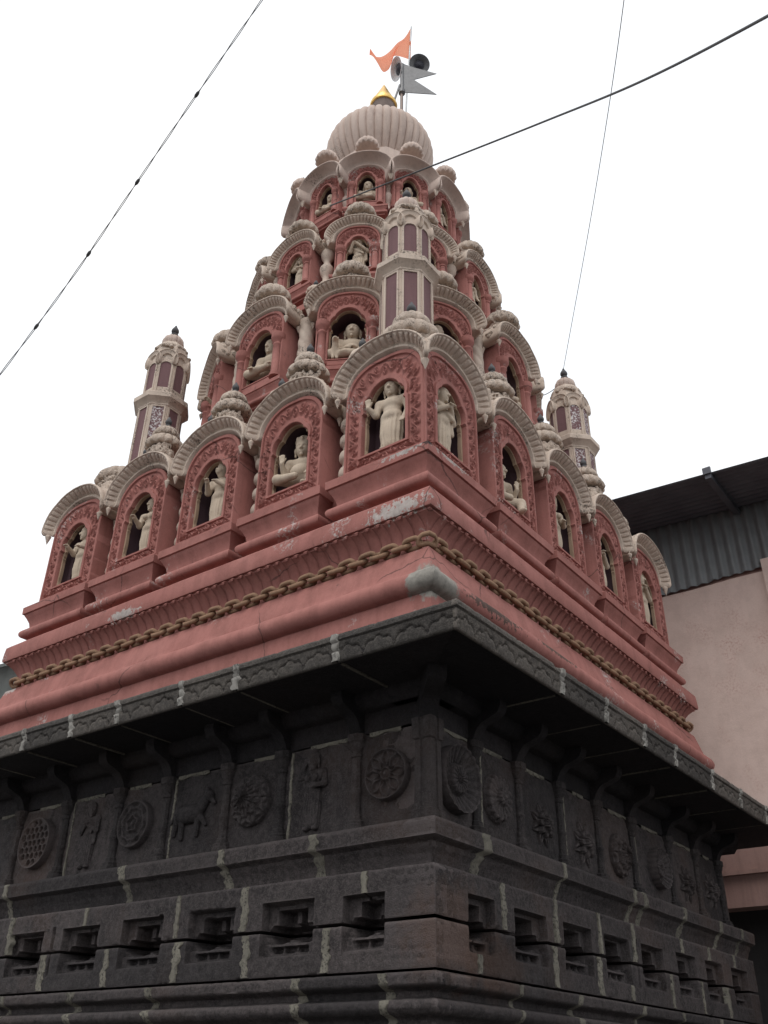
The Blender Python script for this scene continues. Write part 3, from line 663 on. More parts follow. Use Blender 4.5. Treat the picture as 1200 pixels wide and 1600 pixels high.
def hood(p, side=0):
    a0, b0, zc, ov, N, back = p['ha'], p['hb'], p['hz'], p['over'], p['ribs'], p['hback']; k = p.get('hk', 1.0)
    M_ = max(60, N * 9); th = np.linspace(math.pi, 0, M_); ph = np.linspace(0, N, M_)
    pr = [(-.03, .03, 0), (0, -.012, 0), (.010, -.034, 0), (.030, -.040, 0), (.044, -.032, 0), (.050, -.022, 0)]
    pr += [(.056 + .092 * q, -.030 - (ov - .045) * q ** 1.5, math.sin(math.pi * min(1, q * 1.02)) ** .5 if p['ribs'] > 6 else 0) for q in np.linspace(0, 1, 9)]
    pr += [(.150, -ov + .006, 0), (.160, -ov - .006, 0), (.174, -ov - .004, 0), (.184, -ov + .012, 0), (.186, -ov + .04, 0), (.178, -ov + .08, 0), (.172, -.02, 0), (.160, .12, 0), (.13, back, 0), (-.03, back, 0)]
    rows = []
    tooth = sstep(.30, .70, np.abs(np.cos(math.pi * ph)))
    for off, y, rf in pr:
        off = off * k; yy = y * (k if y < 0 else 1) - rf * .036 * k * tooth; oo = off - rf * .006 * k * tooth
        rows.append(np.stack([(a0 + oo) * np.cos(th), yy + 0 * th, zc + (b0 + oo) * np.sin(th)], -1))
    P = np.array(rows)                       # (profile, along)
    cen = P.mean(0)
    def endcap(col, dz, sh): Q = col.copy(); c = Q.mean(0); Q = c + (Q - c) * sh; Q[:, 2] = col[:, 2] - dz; return Q
    d = p.get('droop', .05)
    ends = [endcap(P[:, 0], d * 1.5, .45), endcap(P[:, 0], d * 1.25, .78), endcap(P[:, 0], d * .7, .95)]
    ende = [endcap(P[:, -1], d * .7, .95), endcap(P[:, -1], d * 1.25, .78), endcap(P[:, -1], d * 1.5, .45)]
    P = np.concatenate([np.stack(ends, 1), P, np.stack(ende, 1)], 1)
    P = P + .006 * fbm(P * 1.0, 8, 2)[..., None] * np.array([.5, -1, .5])
    n, m = P.shape[:2]; V, F = grid(np.swapaxes(P, 0, 1), True)
    F = F + [list(range(n)), [(m - 1) * n + i for i in range(n)][::-1]]
    V, F = cornerclip((V, F), p['W'], side)
    return data('arch_hood', V, F, 42)
def crest_mesh(p, seed, w=1.0, tmin=.03):
    rr = np.random.RandomState(seed); a, b, zc = p['ha'] + .13 * p.get('hk', 1), p['hb'] + .13 * p.get('hk', 1), p['hz']; k = p.get('hk', 1.0)
    pr = [ell_((0, .17 * k, zc + b), (.33 * k * w, .19 * k, .20 * k)), ell_((0, .20 * k, zc + b + .20 * k), (.27 * k * w, .20 * k, .18 * k)), cap_((-a * .72, .14 * k, zc + b * .62), (0, .16 * k, zc + b), .06 * k, .12 * k), cap_((a * .72, .14 * k, zc + b * .62), (0, .16 * k, zc + b), .06 * k, .12 * k)]
    for i in range(110):
        th = rr.uniform(tmin, math.pi - tmin); y = rr.uniform(-.06, .26) * k; s = rr.uniform(.022, .055) * k
        pr.append(ell_(((a + .012 * k) * math.cos(th), y, zc + (b + .012 * k) * math.sin(th)), (s * 1.2, s, s * 1.1), rr.uniform(0, 3), .004))
    for i in range(110):
        u = rr.uniform(-1, 1); v = rr.uniform(0, 1); s = rr.uniform(.02, .045) * k; x = u * .27 * k * w; zt = zc + b + v * .33 * k; f = max(0., 1 - u * u - .45 * v * v)
        pr.append(ell_((x, (.18 - .20 * math.sqrt(f)) * k, zt), (s, s * .7, s * 1.25), 0, .004))
    sub = []
    for i in range(50):
        u = rr.uniform(-.9, .9); v = rr.uniform(0, 1); s = rr.uniform(.010, .02) * k; f = max(0., 1 - u * u - .55 * v * v)
        sub.append(ell_((u * .27 * k * w, (.17 - .21 * math.sqrt(f)) * k, zc + b + v * .33 * k), (s, s * 1.6, s * 1.6)))
    V, F = sdf_mesh(pr, (-a - .08, -.12 * k, zc - .02), (a + .08, .46 * k, zc + b + .46 * k), .0135 * max(k, .75), .02, sub)
    V = V + (.034 * fbm(V + seed, 24, 2) + .022 * fbm(V, 55, 2))[:, None] * np.array([.6, -1, .8])
    return data('crest_foliage', V, F, 180)
def lotus(R_, H, n, name, pts=None):
    pts = pts or [(.80, -.04), (1.0, 0), (1.05, .16), (1.0, .36), (.80, .62), (.50, .83), (.22, .95), (.10, 1.0)]
    pr = curve_prof([(r * R_, z * H) for r, z in pts], 22)
    rib = lambda th, t_: (1 - .10 * (1 - np.abs(np.cos(n * th / 2)) ** .55) * sstep(0, .08, t_)) * (1 + .03 * np.cos(n * th) * (t_ < .2))
    V, F = lathe(pr, n * 10, rib); q = fbm(V * 1.0 + R_ * 7, 9 / R_ * .2, 3)
    V[:, 2] += .012 * H * np.cos(n * np.arctan2(V[:, 1], V[:, 0])) * (V[:, 2] < .12 * H) * 2; V += .05 * R_ * q[:, None] * np.array([1, 1, .4])
    return data(name, V, F, 50)
FIN = [(.025, -.02), (.034, .0), (.05, .015), (.05, .03), (.028, .042), (.022, .055), (.04, .068), (.05, .09), (.044, .12), (.022, .16), (.006, .195), (.001, .20)]
fin_me = data('tip_finial', *lathe(curve_prof(FIN, 24), 14), 60)
cone_me = data('pendant', *lathe([(.001, -.115), (.012, -.085), (.032, -.025), (.036, -.008), (.026, .006), (.008, .014), (.006, .05)], 12), 50)
dome_me = lotus(.27, .25, 13, 'lotus_dome'); bud_me = lotus(.19, .215, 12, 'lotus_bud')
T1 = dict(W=.435, zb=.195, sill=.335, ow=.255, osp=.85, otop=1.16, psp=1.0, ptop=1.47, depth=.46, ha=.445, hb=.33, hz=1.18, over=.17, ribs=21, hback=.34, hk=.76, droop=.035)
T1c = dict(T1, W=.475, ow=.26, ex=.72, ha=.45, hk=.78)
T2 = dict(W=.395, zb=2.56, sill=2.66, ow=.235, osp=3.17, otop=3.49, psp=3.36, ptop=3.77, depth=.40, ha=.415, hb=.29, hz=3.51, over=.17, ribs=24, hback=.30, pil=1, cp=.15, hk=.76, droop=.035)
T3 = dict(W=.315, zb=4.60, sill=4.70, ow=.17, osp=5.05, otop=5.315, psp=5.20, ptop=5.53, depth=.40, ha=.34, hb=.265, hz=5.27, over=.15, ribs=26, hback=.30, pil=1, hk=.70, cp=.13, droop=.035)
T4 = dict(W=.295, zb=6.56, sill=6.66, ow=.15, osp=7.06, otop=7.325, psp=7.18, ptop=7.49, depth=.34, ha=.295, hb=.25, hz=7.22, over=.22, ribs=4, hback=.30, pil=1, hk=.86, cp=.10, droop=.07)
for p in (T1, T1c, T2, T3, T4):
    p['_ia'], p['_C'] = inner_arch(p); p['_rc'] = recess(p, .25 if p is T1c else .40)
    if p is not T1c: p['_pl'] = plate(p); p['_hd'] = hood(p)
for s in (-1, 1): T1c['_pl%d' % s] = plate(T1c, s); T1c['_hd%d' % s] = hood(T1c, s)
for i, p in enumerate((T1, T2, T3)): p['_cr'] = [crest_mesh(p, 11 * i + k) for k in range(3)]
T1c['_cr'] = crest_mesh(dict(T1c, hz=1.12, ha=.43, hb=.42, hk=1.1), 77, 1.1, .85)
def col_mesh(z0, z1, rr=.034):
    L = z1 - z0; pr = [(1.5, 0), (1.5, .05), (1.25, .06), (1.3, .09), (1.0, .12), (1.02, .5), (.9, .72), (1.15, .74), (1.15, .77), (.95, .79), (1.3, .84), (1.6, .87), (1.75, .90), (1.75, 1.0)]
    return data('colonnette', *lathe([(r * rr, z0 + z * L) for r, z in pr], 14), 45)
for p, r in ((T2, .052), (T3, .044), (T4, .038)): p['_co'] = col_mesh(p['sill'] - .09, p['psp'] - .10, r)
def cornice_prof(z, k=1.0, low=.40):
    pr = [(.02, -low), (.02, -.315)] + [(.062 + .052 * math.cos(R(a)), -.245 + .055 * math.sin(R(a))) for a in np.linspace(-100, 95, 10)] + [(.035, -.18), (.035, -.15), (.045, -.10), (.075, -.04), (.098, -.005), (.100, .005), (.120, .012), (.122, .098), (.110, .11), (.02, .175), (.0, .198)]
    return [(o * k, z + (q - .198) * k) for o, q in pr]
ped1 = data('pedestal', *bracket3(cornice_prof(.2), .435, .36), 35)
# corner pedestal
rows = []
for o, z in cornice_prof(.2):
    a, b = 2.88, 1.93; rows.append([(-a + .38, -b + o, z), (-a - o, -b + o, z), (-a - o, -a - o, z), (-b + o, -a - o, z), (-b + o, -a + .38, z)])
Vp, Fp = grid(np.array(rows)); nn = len(rows); Fp += [[(nn - 1) * 5 + i for i in range(5)], [0, 1, 2, 3, 4]]
pedc = data('pedestal', Vp, Fp, 35)
def bay(p, loc, rz, side=0, crest=0, var=0, ped=None, fin=True, statue_only=False):
    b = ob('niche_bay', p['_pl%d' % side] if side else p['_pl'], 'red_paint', temple, loc, rz)
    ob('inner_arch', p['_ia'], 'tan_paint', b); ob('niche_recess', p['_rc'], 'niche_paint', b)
    ob('arch_hood', p['_hd%d' % side] if side else p['_hd'], 'cream' if p is not T4 else 'cream_dome', b)
    k = p.get('hk', 1.0) * 1.15; top = p['hz'] + p['hb']
    if ped: ob('pedestal', ped, 'red_paint', b)
    if crest:
        ob('crest_foliage', p['_cr'][var % 3], 'cream_foliage', b)
        if fin:
            b.rotation_euler[2] += random.uniform(-.006, .006)
            ob('lotus_dome', dome_me, 'cream_foliage', b, (0, .22 * k, top + .45 * k), var * .7, k).rotation_euler = (random.uniform(-.05, .05), random.uniform(-.05, .05), var * .7)
            ob('lotus_bud', bud_me, 'cream_foliage', b, (0, .22 * k, top + .645 * k), var * .3, k); ob('tip_finial', fin_me, 'dark_finial', b, (0, .22 * k, top + .85 * k), 0, k)
        else: ob('lotus_dome', dome_me, 'cream_foliage', b, (0, .15 * k, top + .35 * k), var * .7, (1.02 * k, 1.02 * k, 1.3 * k))
    xe = (p['ha'] + .085 * k)
    for sx in (-1, 1):
        if side == sx: continue
        ob('pendant', cone_me, 'cream', b, (sx * xe, -.09 * k, p['hz'] - .085), 0, k)
        ob('pendant', cone_me, 'cream', b, (sx * (xe - .01), .20 * k, p['hz'] - .075), 0, k)
        if p.get('pil'): ob('colonnette', p['_co'], 'red_paint', b, (sx * (p['W'] * .5 + p['ow'] * .5), -.004, 0))
    return b
D1 = 2.88
def facepos(th, u, d=D1): return (math.cos(th) * u + math.sin(th) * d, math.sin(th) * u - math.cos(th) * d, ZO)
core = ob('tower_core', square_sweep([(2.70, -.42), (2.70, -.30), (2.76, -.25), (2.70, -.19), (2.70, -.12), (2.78, .0), (2.80, .10), (2.70, .19), (2.42, .20), (2.42, 1.38), (2.62, 1.40), (2.62, 1.52), (1.5, 1.60)]) + (35,), 'red_paint', temple, (0, 0, ZO))
BAYS = {}
for th, nm in ((LEFT, 'L'), (RIGHT, 'R')):
    for i, u in enumerate((-1.185, 0, 1.185)):
        BAYS[nm + str(i)] = bay(T1, facepos(th, u), th, crest=1, var=i + (nm == 'R'), ped=ped1, fin=True)
for rot, nm in ((0, 'C'), (R(-90), 'CL'), (R(90), 'CR')):
    for th, sd in ((LEFT, 1), (RIGHT, -1)):
        BAYS[nm + ('l' if sd > 0 else 'r')] = bay(T1c, facepos(th + rot, sd * 2.405), th + rot, side=sd)
    cb = ob('corner_pedestal', pedc, 'red_paint', temple, (0, 0, ZO), rot)
    c = 2.42; zt = T1c['hz'] + T1c['hb']
    ob('crest_foliage', T1c['_cr'], 'cream_foliage', cb, (-c - .14, -c - .14, .04), R(-45), (1.0, 1.0, 1.0))
    ob('lotus_dome', dome_me, 'cream_foliage', cb, (-c + .03, -c + .03, zt + .44), .3, 1.22)
    if nm != 'CL':
        ob('lotus_bud', bud_me, 'cream_foliage', cb, (-c + .03, -c + .03, zt + .67), .1, 1.15); ob('tip_finial', fin_me, 'dark_finial', cb, (-c + .03, -c + .03, zt + .90), 0, 1.1)
    ob('pendant', cone_me, 'cream', cb, (-2.935, -2.935, 1.13), 0, 1.1)
# columns in the gaps
bead = [(.07, .2), (.085, .22), (.085, .26), (.05, .285)]
for k in range(4):
    z = .30 + k * .20; bead += [(.055, z), (.092, z + .045), (.098, z + .085), (.085, z + .135), (.052, z + .175), (.062, z + .185)]
bead += [(.08, 1.12), (.09, 1.2), (.07, 1.3)]
bead_me = data('baluster_column', *lathe(curve_prof(bead, 90), 20), 70)
for th in (LEFT, RIGHT):
    for u in (-1.80, -.593, .593, 1.80): ob('baluster_column', bead_me, 'cream', temple, facepos(th, u, 2.66), th)
# small buds standing behind the hoods on the terrace edge
sbud_me = lotus(.11, .13, 11, 'small_bud')
for th in (LEFT, RIGHT):
    for u in (-1.80, -.593, .593, 1.80):
        x, y, _ = facepos(th, u, 2.5); o = ob('small_bud', sbud_me, 'cream', temple, (x, y, ZO + 1.98), 0, 1.3); ob('tip_finial', fin_me, 'dark_finial', o, (0, 0, .125), 0, .7); ob('bud_post', lathe([(.09, -.45), (.07, -.3), (.06, 0)], 10) + (50,), 'cream', o)
# ------------------------------------------------------------------ upper tiers, twelve sided
A12 = R(45)
def drum(name, prof): return ob(name, ngon_sweep(prof, 12, A12) + (30,), 'red_paint', temple, (0, 0, ZO))
drum('drum', [(1.98, 1.5), (1.98, 2.30), (2.06, 2.38), (2.10, 2.50), (2.08, 2.56), (1.98, 2.57), (1.98, 3.72), (2.16, 3.76), (2.16, 3.86), (1.6, 3.92)])
drum('drum', [(1.52, 3.85), (1.52, 4.42), (1.60, 4.48), (1.62, 4.58), (1.52, 4.61), (1.52, 5.48), (1.68, 5.52), (1.68, 5.60), (1.2, 5.66)])
drum('drum', [(1.05, 5.6), (1.05, 6.42), (1.12, 6.48), (1.12, 6.56), (1.05, 6.57), (1.05, 7.42), (1.28, 7.46), (1.28, 7.5)])
ob('dome_base', ngon_sweep([(1.30, 7.47), (1.33, 7.66), (1.30, 7.80), (1.22, 7.86), (1.0, 7.90), (.93, 8.0), (.93, 8.5)], 12, A12) + (30,), 'cream_dome', temple, (0, 0, ZO))
CAZ = 218.2
def ringpos(az, r): return (r * math.cos(R(az)), r * math.sin(R(az)), ZO)
twist = []
zz = np.linspace(0, 1, 60); th = np.linspace(0, 2 * math.pi, 40, endpoint=False)
rr = np.interp(zz, [0, .04, .05, .08, .10, .24, .27, .30, .9, .94, 1], [.13, .13, .10, .10, .115, .10, .085, .095, .085, .10, .10])
tw = rr[:, None] * (1 + np.where((zz > .28) & (zz < .92), .13, 0)[:, None] * np.abs(np.cos(2 * (th[None] + 9.0 * zz[:, None]))) - np.where((zz > .1) & (zz < .24), .07, 0)[:, None] * np.abs(np.cos(9 * th[None])))
tw_me = data('twisted_column', *grid(np.stack([tw * np.cos(th), tw * np.sin(th), 2.5 + 1.02 * zz[:, None] + 0 * th], -1), True), 60)
vase = curve_prof([(.085, 4.55), (.09, 4.60), (.06, 4.64), (.055, 4.70), (.095, 4.82), (.10, 4.90), (.06, 4.97), (.05, 5.02), (.09, 5.12), (.095, 5.20), (.06, 5.28), (.07, 5.36)], 50)
vase_me = data('vase_column', *lathe(vase, 18), 70)
vase4_me = data('vase_column', *lathe([(r * .8, 6.55 + (z - 4.55) * 1.0) for r, z in vase], 16), 70)
p2 = data('pedestal', *bracket3(cornice_prof(2.56, .62, .36), .395, .34), 35)
p3 = data('pedestal', *bracket3(cornice_prof(4.60, .5, .36), .315, .32), 35)
p4 = data('pedestal', *bracket3(cornice_prof(6.56, .42, .36), .295, .28), 35)
tb4 = lotus(.185, .26, 14, 'melon_bud')
for k in range(12):
    az = (k * 30) % 360; dif = abs((az - CAZ + 180) % 360 - 180)
    if dif < 112:
        for nm, p, r, pd in (('2', T2, 2.36, p2), ('3', T3, 1.88, p3), ('4', T4, 1.36, p4)):
            b = bay(p, ringpos(az, r), R(az + 90), crest=0 if nm == '4' else 1, var=k, ped=pd, fin=False); BAYS[nm + '_%d' % az] = b
            if nm == '4':
                ob('melon_bud', tb4, 'cream_dome', b, (0, -.01, p['hz'] + p['hb'] + .395), 0, 1.0); ob('tip_finial', fin_me, 'dark_finial', b, (0, -.01, p['hz'] + p['hb'] + .65), 0, .5)
    az2 = az + 15; dif = abs((az2 - CAZ + 180) % 360 - 180)
    if dif < 112:
        for me, mt, r, nm in ((tw_me, 'cream', 2.20, 'twisted_column'), (vase_me, 'cream', 1.76, 'vase_column'), (vase4_me, 'cream_dome', 1.25, 'vase_column')):
            ob(nm, me, mt, temple, ringpos(az2, r), R(az2))
        for r, z, s in ((2.05, 4.05, 1.1), (1.58, 5.75, 1.0)):
            x, y, _ = ringpos(az2, r); o = ob('small_bud', sbud_me, 'cream', temple, (x, y, ZO + z + .1), 0, s); ob('tip_finial', fin_me, 'dark_finial', o, (0, 0, .125), 0, .6)
# ------------------------------------------------------------------ crowning dome and gilded finial
ang = np.linspace(-62, 84, 60); dp = [(.97 * math.cos(R(a)), 9.42 + .97 * math.sin(R(a)) * (.765 if a > 0 else 1.05)) for a in ang]
nr = 40
Vd, Fd = lathe(dp, nr * 8, lambda th, t_: 1 - .06 * (1 - np.abs(np.cos(nr * th / 2)) ** .6) * sstep(0, .05, t_) * (1 - .3 * t_))
Vd = Vd + .008 * fbm(Vd, 4, 3)[:, None] * Vd / np.linalg.norm(Vd, axis=1)[:, None]
dome = ob('ribbed_dome', (Vd, Fd, 60), 'cream_dome', temple, (0, 0, ZO))
sx, sy = .619 * .05, -.786 * .05
ob('finial_neck', lathe([(.20, 10.0), (.20, 10.24), (.13, 10.40), (.12, 10.6), (.17, 10.74), (.215, 10.86), (.225, 10.905)], 28, x=sx, y=sy) + (50,), 'pipe_brown', dome)
ob('gilded_finial', lathe([(.215, 10.90), (.252, 10.905), (.262, 10.94), (.250, 10.985), (.225, 11.0), (.228, 11.01), (.172, 11.165), (.105, 11.345), (.04, 11.52), (.002, 11.62)], 36, x=sx, y=sy) + (40,), 'gold', dome)
# ------------------------------------------------------------------ minarets
def minaret(name, x, y, flaky, az0=0):
    prof = [(.34, 1.5), (.34, 1.8), (.285, 1.84), (.285, 3.18), (.30, 3.195), (.30, 3.215), (.315, 3.235), (.355, 3.275), (.372, 3.29), (.372, 3.36), (.36, 3.375), (.29, 3.39), (.268, 3.41), (.262, 4.12), (.24, 4.30), (.22, 4.40), (.12, 4.52), (.10, 4.54)]
    m = ob(name, ngon_sweep(prof, 8, R(22.5)) + (30,), 'cream', temple, (x, y, ZO))
    side = 2 * .285 * math.tan(R(22.5))
    for k in range(8):
        az = 45 * k; dif = abs((az - CAZ + 180) % 360 - 180)
        if dif > 115: continue
        for lo, ap, w, zb, zs, zt in ((1, .285, .078, 1.95, 3.155, 3.16), (0, .264, .076, 3.44, 3.90, 3.985)):
            L_ = loop(w, zb, zs, zt, n=(4, 16, 4), ex=.9 if not lo else .2); O_ = loop(w + .022, zb - .022, zs, zt + .022, n=(4, 16, 4), ex=.9 if not lo else .2)
            th = R(az + 90); tr = lambda v: np.stack([math.cos(th) * v[:, 0] - math.sin(th) * v[:, 1], math.sin(th) * v[:, 0] + math.cos(th) * v[:, 1], v[:, 2]], -1)
            pv = np.stack([L_[:, 0], np.full(len(L_), -(ap + .003)), L_[:, 1]], -1); ob('panel', (tr(pv), [list(range(len(L_)))]), 'maroon_flaking' if (az, lo) in flaky else 'maroon_panel', m)
            V, F = join(ring(O_, O_, -(ap - .01), -(ap + .016)), ring(O_, L_, -(ap + .016), -(ap + .016)), ring(L_, L_, -(ap + .016), -(ap + .002))); ob('panel_frame', (tr(V), F, 30), 'cream', m)
        px, py = .29 * math.cos(R(az)), .29 * math.sin(R(az))
        ob('arch_hood', mini_hood, 'cream', m, (px * .93, py * .93, 4.02), R(az + 90))
    ob('crest_foliage', mfol, 'cream_foliage', m, (0, 0, 0))
    ob('lotus_bud', mbud, 'cream_dome', m, (0, 0, 4.46)); ob('tip_finial', fin_me, 'dark_finial', m, (0, 0, 4.70), 0, 1.15)
    return m
mini_hood = hood(dict(W=.1, ha=.085, hb=.11, hz=0, over=.075, ribs=4, hback=.12, hk=.42, droop=.05))
rr_ = np.random.RandomState(5); pr = [ell_((0, 0, 4.36), (.24, .24, .11))]
for i in range(70):
    a = rr_.uniform(0, 6.28); q = rr_.uniform(.12, .27); s = rr_.uniform(.02, .04); pr.append(ell_((q * math.cos(a), q * math.sin(a), 4.50 - q * .75 + rr_.uniform(-.02, .02)), (s, s, s * .8), 0, .008))
mfol = data('crest_foliage', *sdf_mesh(pr, (-.34, -.34, 4.2), (.34, .34, 4.56), .0135, .015), 180)
mbud = lotus(.16, .24, 12, 'lotus_bud', [(.55, 0), (.85, .08), (1.0, .28), (1.0, .5), (.85, .72), (.5, .9), (.15, 1.0)])
minaret('minaret', -2.14, -2.14, [])
minaret('minaret', -2.14, 2.14, [(225, 1)])
minaret('minaret', 2.14, -2.14, [(270, 0), (225, 0), (270, 1), (225, 1), (315, 1), (315, 0)])

# ------------------------------------------------------------------ plaster statues
def figure(pose='stand', la=None, ra=None, hat='bald', turn=0.0, belly=0.0, muzzle=False, hem=True, tilt=0.0, dog=False, palmL=False, palmR=False, bosom=False, shawl=False, h=.0088):
    """viewer's left is -x, front is -y, feet at z=0; returns a mesh of one continuous body"""
    pr = []; sub = []; c = cap_; e = ell_
    if pose == 'stand':
        b = 0.0
        pr += [e((0, 0, .395), (.105, .082, .07)), c((-.048, 0, .38), (-.055, -.008, .20), .062, .05), c((.048, 0, .38), (.058, -.004, .20), .062, .05), c((-.055, -.008, .20), (-.058, .0, .03), .05, .036), c((.058, -.004, .20), (.06, .0, .03), .05, .036),
               e((-.06, -.035, .02), (.033, .065, .024)), e((.062, -.035, .02), (.033, .065, .024))]
        if hem: pr += [e((0, 0, .22), (.112, .078, .20)), e((0, .005, .09), (.105, .07, .07))]
    else:
        b = -.27
        pr += [e((0, .02, .10), (.14, .11, .085)), c((-.07, .0, .09), (-.20, -.10, .085), .062, .052), c((.07, .0, .09), (.20, -.10, .085), .062, .052)]
        if pose == 'sit':
            pr += [c((-.20, -.10, .075), (.02, -.165, .055), .047, .034), c((.20, -.10, .075), (-.02, -.15, .07), .047, .034), e((.06, -.175, .05), (.045, .03, .026)), e((-.06, -.165, .065), (.045, .03, .026))]
        else:           # one leg hanging, one drawn up
            pr += [c((-.20, -.10, .075), (.0, -.165, .05), .047, .034), c((.20, -.10, .085), (.13, -.17, -.06), .047, .035), e((.12, -.20, -.075), (.03, .055, .024)), c((.20, -.1, .085), (.2, -.14, .03), .045, .03)]
    z = lambda v: v + b
    pr += [e((0, 0, z(.455)), (.088 + belly * .5, .068 + belly, .07 + belly * .5)), e((0, 0, z(.535)), (.108, .076, .085)), c((-.112, .005, z(.578)), (.112, .005, z(.578)), .043), c((0, 0, z(.58)), (0, -.005, z(.635)), .037, .034)]
    if belly: pr += [e((0, -.04, z(.43)), (.10, .09, .085))]
    if bosom: pr += [e((-.05, -.07, z(.53)), (.038, .036, .038)), e((.05, -.07, z(.53)), (.038, .036, .038))]
    if shawl: pr += [c((-.12, -.03, z(.60)), (.08, -.085, z(.42)), .024, .022), c((.12, .0, z(.58)), (.13, -.03, z(.30)), .03, .026)]
    def arm(sgn, A, palm):
        el, wr = A; sh = (sgn * .135, .005, z(.575)); el = (el[0], el[1], z(el[2])); wr = (wr[0], wr[1], z(wr[2]))
        pr.append(c(sh, el, .043, .034)); pr.append(c(el, wr, .034, .024)); pr.append(e(sh, (.045, .045, .045)))
        d = np.array(wr) - np.array(el); d /= np.linalg.norm(d); o = np.array(wr)
        if palm:
            pr.append(e(o + (0, 0, .03), (.027, .014, .034), 0, .008))
            for k in range(4): pr.append(c(o + (-.021 + .014 * k, -.002, .05), o + (-.026 + .0165 * k, -.008, .098 - .006 * abs(k - 1.4)), .0088, .0075, .004))
            pr.append(c(o + (sgn * -.02, -.004, .015), o + (sgn * -.045, -.012, .045), .0095, .008, .006))
        else:
            pr.append(e(o + d * .022, (.026, .024, .028), 0, .01))
            for k in range(4): q = o + d * .035 + np.array((-.018 + .012 * k, -.012, .0)); pr.append(c(q, q + d * .022 + np.array((0, -.004, -.01)), .0092, .008, .004))
            pr.append(c(o + d * .01, o + d * .03 + np.array((-sgn * .022, -.014, .01)), .009, .008, .005))
    arm(-1, la or ((-.165, .0, .44), (-.15, -.05, .33)), palmL); arm(1, ra or ((.165, .0, .44), (.15, -.05, .33)), palmR)
    n0, s0 = len(pr), len(sub)      # head, turned about its own axis
    hc = np.array((0, -.008, z(.695))); cs, sn = math.cos(turn), math.sin(turn)
    def hp(x, y, zz): return hc + np.array((cs * x - sn * y, sn * x + cs * y, zz))
    pr += [e(hc + (0, 0, .008), (.060, .066, .066), turn), e(hp(0, -.014, -.028), (.046, .050, .052), turn, .02)]
    if muzzle: pr += [e(hp(0, -.055, -.022), (.034, .036, .028), turn, .012), e(hp(0, -.085, -.012), (.014, .012, .010), turn, .006)]; sub += [c(hp(-.024, -.088, -.034), hp(.024, -.088, -.034), .0045)]
    else:
        pr += [c(hp(0, -.060, .008), hp(0, -.074, -.018), .008, .012, .006), e(hp(-.009, -.068, -.021), (.008, .008, .006), turn, .004), e(hp(.009, -.068, -.021), (.008, .008, .006), turn, .004), e(hp(0, -.060, -.042), (.020, .010, .006), turn, .004), e(hp(0, -.058, -.051), (.016, .010, .006), turn, .004), e(hp(0, -.052, -.070), (.016, .014, .012), turn, .01)]
        sub += [c(hp(-.020, -.070, -.0455), hp(.020, -.070, -.0455), .0022)]
    for s in (-1, 1):
        sub += [e(hp(s * .024, -.066, .006), (.015, .010, .010), turn)]
        pr += [e(hp(s * .024, -.052, .004), (.013, .010, .008), turn, .003), c(hp(s * .010, -.062, .020), hp(s * .038, -.052, .020), .006, .005, .005), e(hp(s * .062, .004, -.006), (.012, .018, .028), turn, .006), c(hp(s * .063, .004, -.03), hp(s * .06, .004, -.055), .008, .009, .006)]
    if hat == 'topknot': pr += [e(hp(0, .004, .040), (.063, .066, .040), turn), e(hp(0, .01, .088), (.032, .032, .030), turn, .01)]
    elif hat == 'crown': pr += [c(hp(0, 0, .045), hp(0, 0, .075), .060, .056), c(hp(0, 0, .075), hp(0, 0, .12), .045, .022)] + [e(hp(.055 * math.cos(a), .055 * math.sin(a), .075), (.014, .014, .028), 0, .008) for a in np.linspace(0, 6.28, 9)[:-1]]
    elif hat == 'tall': pr += [c(hp(0, 0, .035), hp(0, 0, .075), .062, .066), c(hp(0, 0, .08), hp(0, 0, .135), .058, .008)]
    elif hat == 'hair': pr += [e(hp(0, .012, .020), (.066, .066, .060), turn), e(hp(0, .07, .01), (.035, .03, .035), turn, .012)]
    HS = 1.24
    def big(p):
        q = list(p); q[1] = hc + (p[1] - hc) * HS
        if p[0] == 'c': q[2] = hc + (p[2] - hc) * HS; q[3] *= HS; q[4] *= HS
        else: q[2] = p[2] * HS
        q[1] = q[1] + (0, 0, .014)
        if p[0] == 'c': q[2] = q[2] + (0, 0, .014)
        return tuple(q)
    pr[n0:] = [big(p) for p in pr[n0:]]; sub[s0:] = [big(p) for p in sub[s0:]]
    if dog:
        pr += [e((-.15, -.10, .10), (.045, .07, .05)), c((-.15, -.14, .11), (-.15, -.17, .17), .035, .03), e((-.15, -.185, .19), (.032, .045, .03)), e((-.15, -.225, .18), (.016, .025, .015)), c((-.17, -.14, .08), (-.17, -.15, .0), .018, .015), c((-.13, -.14, .08), (-.13, -.15, .0), .018, .015)] + [e((-.15 + s * .024, -.175, .215), (.010, .012, .020), 0, .006) for s in (-1, 1)]
    lo = (-.30, -.29, -.13 if pose == 'leg' else -.02); hi = (.30, .16, z(.95))
    V, F = sdf_mesh(pr, lo, hi, h, .016, sub); V = V.copy()
    if hem and pose == 'stand':
        a = np.arctan2(V[:, 1], V[:, 0]); k = sstep(.41, .33, V[:, 2]) * sstep(.015, .05, V[:, 2]); rr = np.hypot(V[:, 0], V[:, 1]); k = k * (rr < .13)
        f = .0045 * np.sin(a * 15 + 2 * np.sin(V[:, 2] * 9)) * k; V[:, 0] += f * np.cos(a); V[:, 1] += f * np.sin(a)
    if tilt: V[:, 0] += V[:, 2] * math.tan(tilt)
    # lumpy hand-finished plaster
    V += .004 * fbm(V + turn, 22, 2)[:, None] * np.array([1, -1, .3])
    return data('statue', V, F, 180)
BLESS = ((-.155, -.03, .445), (-.20, -.095, .50)); HANG = ((.165, .0, .44), (.15, -.055, .32))
FOLDL = ((-.15, -.03, .44), (-.02, -.115, .515)); FOLDR = ((.15, -.03, .44), (.02, -.115, .51))
